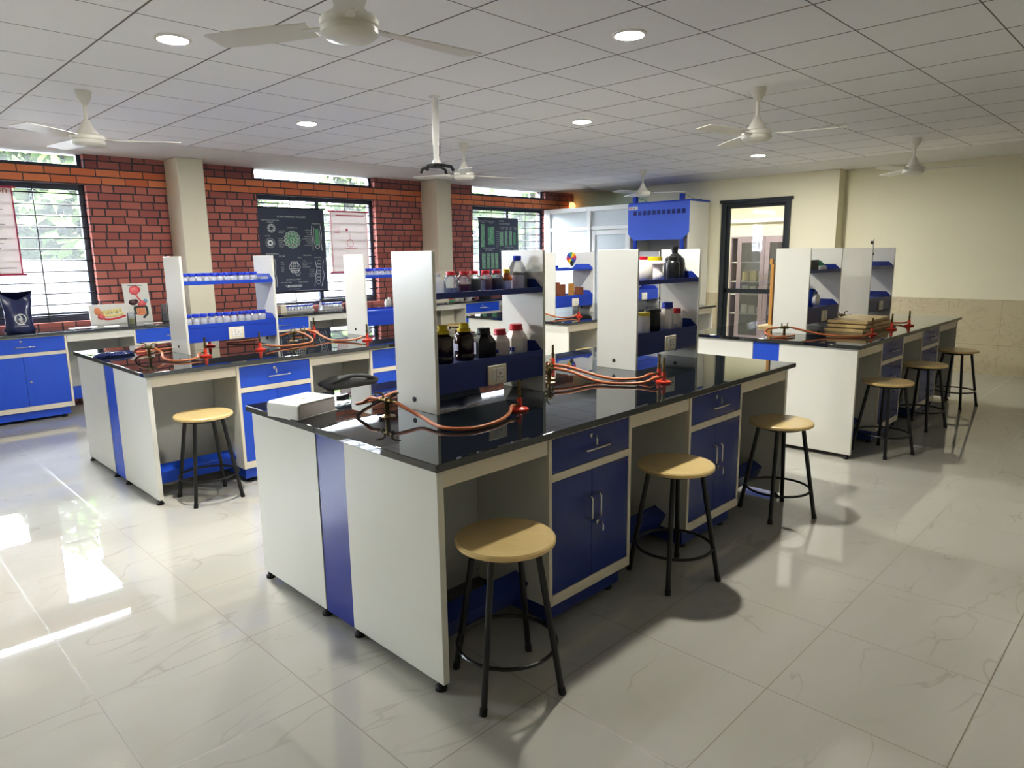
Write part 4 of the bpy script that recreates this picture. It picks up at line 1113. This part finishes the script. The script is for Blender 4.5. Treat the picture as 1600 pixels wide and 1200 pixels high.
tag(MB().box(-.2, .2, -.1, .1, 0, .045).build('beige_box', M['ivory'], loc=(7.0, 8.62, HB), bevel=.004), 'long flat beige box on the counter seen under the nearest top shelf', 'box')
t = thing('toothpaste_box', 'small red and green carton on the counter past the long beige box', 'carton', (7.32, 8.66, HB))
MB().box(-.07, .07, -.05, .05, 0, .03).build('lower_half', M['ink_g'], t); MB().box(-.07, .07, -.05, .05, .0302, .06).build('upper_half', M['mred'], t)
t.name = 'striped_carton'
for i in range(3):
    tag(MB().lathe([(.0, 0), (.05, 0), (.06, .04), (.057, .04), (.047, .006), (.0, .006)], n=20).build('white_dish', M['plastic'], loc=(7.5+.14*i, 8.7+.04*(i % 2), HB)), 'small white dish on the counter, %s past the red and green carton' % ORD[i], 'dish', 'white dishes on the counter')
tag(MB().box(-.16, .16, -.06, .06, 0, .02).build('black_tray', M['blackp'], loc=(7.86, 8.86, HB), bevel=.004), 'low black tray on the counter below the second dark chart', 'tray')
tag(MB().box(-.09, .09, -.06, .06, 0, .06).build('black_case', M['blackp'], loc=(8.2, 8.75, HB), bevel=.006), 'black case on the counter at the end of the low black tray', 'case')

# ---------------------------------------------------------------- wall charts hanging in the windows
PY = WY+.035
def chart(name, label, x0, x1, z0, z1, mat, rails=None, wave=0):
    t = thing(name, label, 'poster', (x0, PY, z0)); w, h = x1-x0, z1-z0
    nx, nz = 12, 24; vs = []; fs = []
    for j in range(nz+1):
        for i in range(nx+1):
            x, z = w*i/nx, h*j/nz
            vs.append((x, -wave*abs(math.sin(z/.122*math.pi))*(.5+.5*math.sin(x*5+j)), z))
    for j in range(nz):
        for i in range(nx): q = j*(nx+1)+i; fs.append((q, q+1, q+nx+2, q+nx+1))
    MB().add(vs, fs).build('sheet', mat, t)
    if rails: MB().tube([(-.03, -.002, 0), (w+.03, -.002, 0)], .012, 8).tube([(-.03, -.002, h), (w+.03, -.002, h)], .012, 8).build('roller_rails', rails, t)
    return t, w, h
t, w, h = chart('plant_chart', 'dark slate plant phloem chart with white drawings and a green cell cluster', 4.39, 5.41, 1.16, 2.32, M['chart'], M['black'])
y = -.004
def P(u, v): return (w*u, h*(1-v))
a = MB()
def tx(s, u, v, size, al='C'): a.text(s, *P(u, v), size*h, y, 0, al)
tx('PLANT PRIMARY PHLOEM', .5, .115, .032)
tx('POSITION IN VASCULAR', .19, .155, .02); tx('BUNDLE', .19, .18, .02); tx('VASCULAR', .30, .275, .017, 'L'); tx('BUNDLE', .30, .295, .017, 'L')
tx('IN STEM', .14, .335, .018); tx('PHLOEM T.S.', .5, .235, .024); tx('PHLOEM L.S.', .87, .185, .022)
for i, s in enumerate(['PHLOEM', 'ENDODERMIS', 'XYLEM', 'PERICYCLE', 'CORTEX']): tx(s, .29, .365+.024*i, .016, 'L')
for i, s in enumerate(['SIEVE PLATE', 'SIEVE TUBE', 'PHLOEM', 'PARENCHYMA', 'COMPANION CELL', 'SIEVE TUBE', 'ELEMENT', 'PHLOEM FIBRE']): tx(s, .79, .262+.026*i, .016, 'R')
tx('SIEVE ELEMENTS', .19, .545, .022); tx('SIEVE TUBE', .32, .57, .016)
tx('SIEVE PLATE', .70, .565, .02); tx('SIMPLE', .58, .59, .016); tx('COMPOUND', .86, .59, .016)
for i, s in enumerate(['SIEVE', 'PLATE']): tx(s, .30, .645+.022*i, .016, 'L')
for i, s in enumerate(['SIEVE', 'TUBE', 'CELL']): tx(s, .30, .705+.022*i, .016, 'L')
for i, s in enumerate(['PORES', 'COMPANION CELL', 'STRAND', 'CALLOSE PAD']): tx(s, .62, .63+.025*i, .016, 'L')
for i, s in enumerate(['NUCLEUS', 'PLASTID', 'SIEVE TUBE', 'SLIME PLUG']): tx(s, .80, .74+.025*i, .016, 'R')
tx('SECTIONAL VIEW', .47, .855, .024); tx('SIEVE TUBE LUMEN', .36, .885, .016); tx('CALLOSE DEPOSIT', .62, .885, .016); tx('COMPANION CELLS', .47, .965, .016)
a.quad(*[P(.48, 0)[0], P(.97, 0)[0]], P(0, .982)[1], P(0, .979)[1], y)
a.build('printed_lettering', M['ink_w'], t)
a = MB(); g = MB()
def ring(mb, u, v, r, wd): mb.ring(*P(u, v), r*h, wd*h, y)
ring(a, .2, .24, .047, .006); ring(a, .2, .24, .025, .004)
for i in range(8):
    q = P(.2, .24); a.disc(q[0]+.035*h*math.cos(i*.785), q[1]+.035*h*math.sin(i*.785), .007*h, y)
ring(a, .17, .41, .055, .004); q = P(.17, .41)
a.disc(q[0], q[1], .038*h, y-.0005); MB().disc(q[0], q[1], .014*h, y-.001).build('dark_centre', M['chart'], t)
rnd = random.Random(5); c = P(.49, .37)
for k in range(3):
    n = (1, 7, 13)[k]; rr = (0, .042, .086)[k]*h
    for i in range(n):
        an = 2*math.pi*i/n+.2*k; r2 = (.024 if k < 2 else .02)*h*rnd.uniform(.85, 1.15)
        p = (c[0]+rr*math.cos(an), c[1]+rr*math.sin(an))
        g.disc(p[0], p[1], r2*.72, y-.0003, n=7); a.ring(p[0], p[1], r2, .006*h, y, n=7)
a.strip([P(.80, .2), P(.79, .3), P(.805, .4), P(.80, .5)], .008*h, y); a.strip([P(.93, .2), P(.945, .3), P(.93, .4), P(.94, .5)], .008*h, y)
a.strip([P(.83, .22), P(.82, .33), P(.835, .47)], .005*h, y); a.strip([P(.91, .22), P(.92, .33), P(.905, .47)], .005*h, y); a.ring(*P(.87, .455), .022*h, .006*h, y)
q = P(.87, .33); g.quad(q[0]-.03, q[0]+.03, q[1]-.1*h, q[1]+.09*h, y+.0005)
for dx in (-.014, .014): a.strip([P(.2+dx, .6), P(.21+dx, .68), P(.195+dx, .76), P(.215+dx, .84), P(.205+dx, .93)], .006*h, y)
a.ring(*P(.5, .70), .075*h, .008*h, y, n=6); 
for i in range(16): q = P(.5, .70); a.disc(q[0]+.028*h*(i % 4-1.5), q[1]+.028*h*(i//4-1.5), .010*h, y, n=10)
a.ring(*P(.54, .765), .035*h, .006*h, y, n=6)
a.strip([P(.82, .62), P(.84, .72), P(.81, .82), P(.79, .94)], .007*h, y); a.strip([P(.95, .62), P(.93, .72), P(.95, .8), P(.9, .94)], .007*h, y)
for i in range(7): a.ring(*P(.88-.005*i, .645+.04*i), .028*h, .004*h, y, n=10)
for i in range(12): q = P(.36+.02*i, .925); a.quad(q[0], q[0]+.012, q[1]-.014*h, q[1]+.016*h, y)
a.strip([P(.33, .905), P(.38, .935)], .003*h, y)
a.build('white_drawings', M['ink_w'], t); g.build('green_cells', M['ink_g'], t)
# second dark chart
t, w, h = chart('tissue_chart', 'dark slate plant tissue chart with rows of green cell columns', 8.44, 9.44, 1.18, 2.29, M['chart'], M['black'])
a = MB(); g = MB()
tx('PARENCHYMA', .1, .06, .028); tx('TISSUES', .1, .085, .026); tx('COLLENCHYMA', .30, .06, .024); tx('TISSUES', .3, .085, .026); tx('TISSUES', .5, .055, .032, 'L'); tx('XYLEM AND PHLOEM', .5, .095, .026, 'L')
for i, s in enumerate(['ANGULAR', 'LACUNAR', 'CELL WALL', 'NUCLEUS', 'VACUOLE', 'CYTOPLASM', 'PLASTIDS', 'AIR SPACE', 'PITS']): tx(s, .42, .22+.032*i, .02, 'L')
for u, s in ((.58, 'TRACHEIDS'), (.70, 'VESSEL'), (.80, 'FIBRE'), (.92, 'SCLEREIDS')): tx(s, u, .155, .02); tx('CELLS', u, .18, .018)
tx('SCLERENCHYMA FIBRES', .24, .485, .026); tx('AND SCLEREIDS', .24, .515, .024); tx('COMPLEX TISSUES', .75, .47, .026)
for u in (.55, .74, .92): tx('SECTION', u, .505, .022); tx('VIEW', u, .535, .02)
for u in (.14, .32, .5): tx('FIBRES', u, .84, .022)
a.build('printed_lettering', M['ink_w'], t)
for u, v0, v1, wd in [(.1, .1, .46, .09), (.3, .14, .42, .15), (.56, .21, .44, .08), (.68, .2, .44, .06), (.79, .2, .43, .07), (.9, .22, .42, .06), (.11, .55, .8, .08), (.22, .55, .8, .07), (.33, .55, .8, .07), (.43, .55, .8, .07), (.6, .57, .8, .1), (.78, .57, .8, .1), (.1, .87, .97, .1), (.35, .87, .97, .12)]:
    q0, q1 = P(u-wd/2, v1), P(u+wd/2, v0); g.quad(q0[0], q1[0], q0[1], q1[1], y+.001)
o = MB(); rnd = random.Random(3)
for u, v0, v1, wd in [(.1, .1, .46, .09), (.3, .14, .42, .15), (.56, .21, .44, .08), (.11, .55, .8, .08), (.22, .55, .8, .07), (.33, .55, .8, .07), (.43, .55, .8, .07), (.68, .2, .44, .06), (.79, .2, .43, .07)]:
    n = int((v1-v0)/.035)
    for i in range(n): o.ring(*P(u+rnd.uniform(-.25, .25)*wd, v0+.02+i*.035), .016*h, .005*h, y, n=7, rx=1.4)
    for e in (-1, 1): o.strip([P(u+e*wd/2, v0), P(u+e*wd/2, v1)], .004*h, y)
o.build('white_outlines', M['ink_w'], t); g.build('green_cells', M['ink_g'], t)
# pale pink chart in the second window
t, w, h = chart('anatomy_chart', 'pale pink bleached chart with faint rose drawings in the second window', 5.50, 6.14, 1.42, 2.30, M['chartpink'], M['roll'], .012)
a = MB(); y = -.016
a.ring(*P(.5, .52), .06*h, .008*h, y); a.strip([P(.36, .6), P(.66, .6)], .012*h, y); a.strip([P(.5, .36), P(.5, .48)], .006*h, y); a.disc(*P(.42, .3), .025*h, y)
for i in range(4): a.quad(P(.1, 0)[0], P(.24, 0)[0], P(0, .26+.03*i)[1], P(0, .252+.03*i)[1], y)
a.strip([P(.02, 0), P(.02, 1)], .01*h, y); a.strip([P(.98, 0), P(.98, 1)], .01*h, y); a.quad(P(.15, 0)[0], P(.9, 0)[0], P(0, .075)[1], P(0, .055)[1], y)
a.build('rose_drawings', M['ink_r'], t)
# skeleton chart in the first window
t, w, h = chart('skeleton_chart', 'large cream wall chart edged in crimson hanging in the first window', .62, 1.70, 1.50, 2.42, M['chartpink'], M['roll'], .012)
a = MB(); a.text('Skeleton', w*.78, h*.925, .11, y); a.build('chart_title', simple('brown_chart_ink', (190, 130, 90), .6), t)
a = MB(); a.strip([(w-.008, 0), (w-.008, h)], .014, y); a.strip([(.008, 0), (.008, h)], .014, y); a.build('crimson_border', M['roll'], t)
a = MB()
a.ring(w*.45, h*.8, .05, .012, y); a.strip([(w*.45, h*.74), (w*.45, h*.42)], .02, y); a.strip([(w*.38, h*.05), (w*.41, h*.25), (w*.43, h*.42)], .016, y); a.strip([(w*.52, h*.05), (w*.49, h*.25), (w*.47, h*.42)], .016, y)
a.strip([(w*.28, h*.4), (w*.33, h*.56), (w*.39, h*.7), (w*.51, h*.7), (w*.57, h*.56), (w*.62, h*.4)], .014, y)
for i in range(5): a.ring(w*.45, h*(.66-.04*i), .07-.005*i, .007, y, rx=1.2)
a.build('skeleton_drawing', M['morange'], t)
a = MB()
for i in range(9): a.quad(w*.72, w*(.9-.03*(i % 3)), h*(.74-.055*i), h*(.745-.055*i), y)
a.quad(w*.8, w*.95, h*.075, h*.082, y); a.build('fine_print', M['ink_k'], t)

# ---------------------------------------------------------------- fume hood
hx, h0, h1 = 9.95, 5.87, 7.02
t = thing('fume_hood', 'tall fume hood with a blue vented sash and white sides beside the glazed door', 'fume hood', (hx, h0, 0))
D = 10.56-hx; Wd = h1-h0
MB().box(0, D, 0, .03, 0, 2.44).build('side_panel', M['white'], t, bevel=.003); MB().box(0, D, Wd-.03, Wd, 0, 2.44).build('side_panel', M['white'], t, bevel=.003)
MB().box(D-.03, D, .03, Wd-.03, 0, 2.44).build('back_panel', M['knee'], t)
tag(MB().box(.0, D, -.01, Wd+.01, 2.44, 2.465).build('top_panel', M['bluepc'], t, bevel=.003), 'blue top panel')
s = MB().box(-.02, .0, -.005, Wd+.005, 1.96, 2.44).prism([(-.005, 1.96), (Wd+.005, 1.96), (Wd-.11, 1.85), (.11, 1.85)], 'x', -.02, .0)
sash = s.build('sash_hood', M['sash'], t, bevel=.002); tag(sash, 'blue sash hood with vent slots')
v = MB()
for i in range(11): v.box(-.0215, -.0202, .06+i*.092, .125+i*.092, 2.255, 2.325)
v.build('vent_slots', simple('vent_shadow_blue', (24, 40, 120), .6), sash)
p = MB().box(-.024, -.0205, Wd-.19, Wd-.01, 2.35, 2.40).build('name_plate', M['plastic'], sash, bevel=.004)
fy = lambda a_, b_: (-.0246, Wd-a_, b_)
MB().text('lab', .115, 2.362, .036, 0, 0, 'C', fy).build('plate_letters', M['ink_k'], p)
MB().disc(.04, 2.374, .01, 0, 0, 12, 1, fy).disc(.068, 2.374, .01, 0, 0, 12, 1, fy).build('plate_dots', M['mred'], p)
for y_ in (.10, Wd-.16):
    MB().box(-.018, .03, y_, y_+.055, .93, 1.85).build('post', M['bluepc'], t, bevel=.003)
    MB().box(-.01, .06, y_+.02, y_+.085, 2.465, 2.56).build('counterweight_post', M['bluepc'], t, bevel=.003)
    MB().tube([(.05, y_+.04, 2.555), (D-.1, y_+.04, 2.475)], .003, 6).build('sash_cable', M['black'], t)
MB().box(D-.14, D-.06, .1, .18, 2.465, 2.49).build('cable_pulley', M['bluepc'], t)
MB().box(-.06, D-.03, .031, Wd-.031, .885, .915).build('worktop_slab', M['granite'], t, bevel=.004)
MB().box(.02, D-.03, .031, Wd-.031, .05, .884).build('base_cabinet', M['white'], t)
MB().box(.012, .0195, .08, Wd/2-.005, .12, .84).box(.012, .0195, Wd/2+.005, Wd-.08, .12, .84).build('base_doors', M['blue'], t, bevel=.002)
MB().quad(.25, .55, 1.6, 1.88, 0, 0, lambda a_, b_: (D-.031, a_, b_)).build('notice_sheet', M['chartfront'], t)

# ---------------------------------------------------------------- glass cabinet in the next room
t = thing('glass_cabinet', 'mauve-grey storage cabinet with two glass doors seen through the glazed doorway', 'cabinet', (13.0, 5.45, 0))
w_, d_, h_ = 1.28, .42, 1.93      # width along y (runs to +y), depth +x
MB().box(0, d_, 0, .03, 0, h_).box(0, d_, w_-.03, w_, 0, h_).box(0, d_, .03, w_-.03, h_-.03, h_).box(0, d_, .03, w_-.03, 0, .08).box(d_-.02, d_, .03, w_-.03, .08, h_-.03).build('carcass', M['cabgrey'], t)
sh = MB()
for z in (.42, .8, 1.05, 1.42): sh.box(.03, d_-.02, .03, w_-.03, z, z+.02)
sh.build('shelves', M['plastic'], t)
for y0_, y1_, hy in ((.0, w_*.44, w_*.44-.06), (w_*.44, w_*.88, w_*.44+.06)):
    dd = MB().box(-.02, 0, y0_+.003, y0_+.09, .06, h_).box(-.02, 0, y1_-.09, y1_-.003, .06, h_).box(-.02, 0, y0_+.09, y1_-.09, .06, .2).box(-.02, 0, y0_+.09, y1_-.09, h_-.12, h_).build('door', M['cabgrey'], t, bevel=.002)
    MB().box(-.012, -.008, y0_+.09, y1_-.09, .2, h_-.12).build('glass', M['cabglass'], dd)
    MB().tube([(-.02, hy, 1.0), (-.05, hy, 1.01), (-.05, hy, 1.19), (-.02, hy, 1.2)], .008, 8).build('handle', M['chrome'], dd)
i = 0
for zz, zl, m_ in ((1.0702, 'middle', 'myellow'), (.8202, 'lower middle', 'plastic'), (.4402, 'bottom', 'paper')):
    for j in range(6):
        yy = .12+j*.165+(.06 if j > 2 else 0)
        hh = .2-.02*(j % 2) if zz > 1 else .13+.02*(j % 3)
        tag(MB().box(-.08, .08, -.06, .06, 0, hh).build('reagent_carton', M[m_] if j % 3 else M['plastic'], loc=(13.2, 5.45+yy, zz), bevel=.003), 'carton on the %s shelf of the glass cabinet, %s from the door edge side' % (zl, ORD[j]), 'carton', 'cartons in the glass cabinet')
# ---------------------------------------------------------------- light and camera
W = bpy.data.worlds.new('overcast_sky'); S.world = W; W.use_nodes = True
nt = W.node_tree; bg = nt.nodes['Background']
bg.inputs[0].default_value = (.93, .97, 1.0, 1); bg.inputs[1].default_value = 90.0
def portal(a, b, z0, z1, n):
    l = bpy.data.lights.new('sky_portal', 'AREA'); l.shape = 'RECTANGLE'; l.size = b-a; l.size_y = z1-z0
    l.cycles.is_portal = True
    o = bpy.data.objects.new('sky_portal', l); COL.objects.link(o)
    o.location = ((a+b)/2, WY+.28, (z0+z1)/2); o.rotation_euler = (R(-90), 0, 0)
for a, b in WIN:
    portal(a, b, .96, 2.481, 0)
    portal(a, b, 2.657, 2.85, 0)

sl = bpy.data.lights.new('sun', 'SUN'); sl.energy = 1000; sl.angle = R(2); sl.color = (.94, .98, 1)
so = bpy.data.objects.new('sun', sl); COL.objects.link(so); so.rotation_euler = (R(16), R(4), 0)
H = 1.635; f_px = 1082.1; pi_, ro, ya = .1839, .0138, .7806
fw = Vector((math.cos(ya)*math.cos(pi_), math.sin(ya)*math.cos(pi_), -math.sin(pi_)))
r0 = Vector((math.sin(ya), -math.cos(ya), 0)); d0 = fw.cross(r0)
rv = r0*math.cos(ro)+d0*math.sin(ro); dv = -r0*math.sin(ro)+d0*math.cos(ro)
cam = bpy.data.cameras.new('camera'); co = bpy.data.objects.new('camera', cam); COL.objects.link(co)
cam.sensor_fit = 'HORIZONTAL'; cam.sensor_width = 36; cam.lens = 36*f_px/1600; cam.clip_end = 200
mw = Matrix.Identity(4)
for i in range(3):
    mw[i][0] = rv[i]; mw[i][1] = -dv[i]; mw[i][2] = -fw[i]
mw[2][3] = H; co.matrix_world = mw
S.camera = co
S.view_settings.view_transform = 'Standard'; S.view_settings.look = 'None'
S.view_settings.exposure = .38; S.view_settings.gamma = 1
vs = S.view_settings; vs.use_curve_mapping = True
cm = vs.curve_mapping; cm.white_level = (1.0, .985, .915); cm.extend = 'EXTRAPOLATED'
cv = cm.curves[3]
for a_, b_ in ((.06, .046), (.2, .188), (.5, .515)): cv.points.new(a_, b_)
cv.points[-1].location = (1, 1.03); cm.update()
c = S.cycles
c.use_denoising = True; c.max_bounces = 10; c.diffuse_bounces = 5; c.glossy_bounces = 5; c.transparent_max_bounces = 16; c.transmission_bounces = 6
c.sample_clamp_indirect = 6; c.caustics_reflective = False; c.caustics_refractive = False
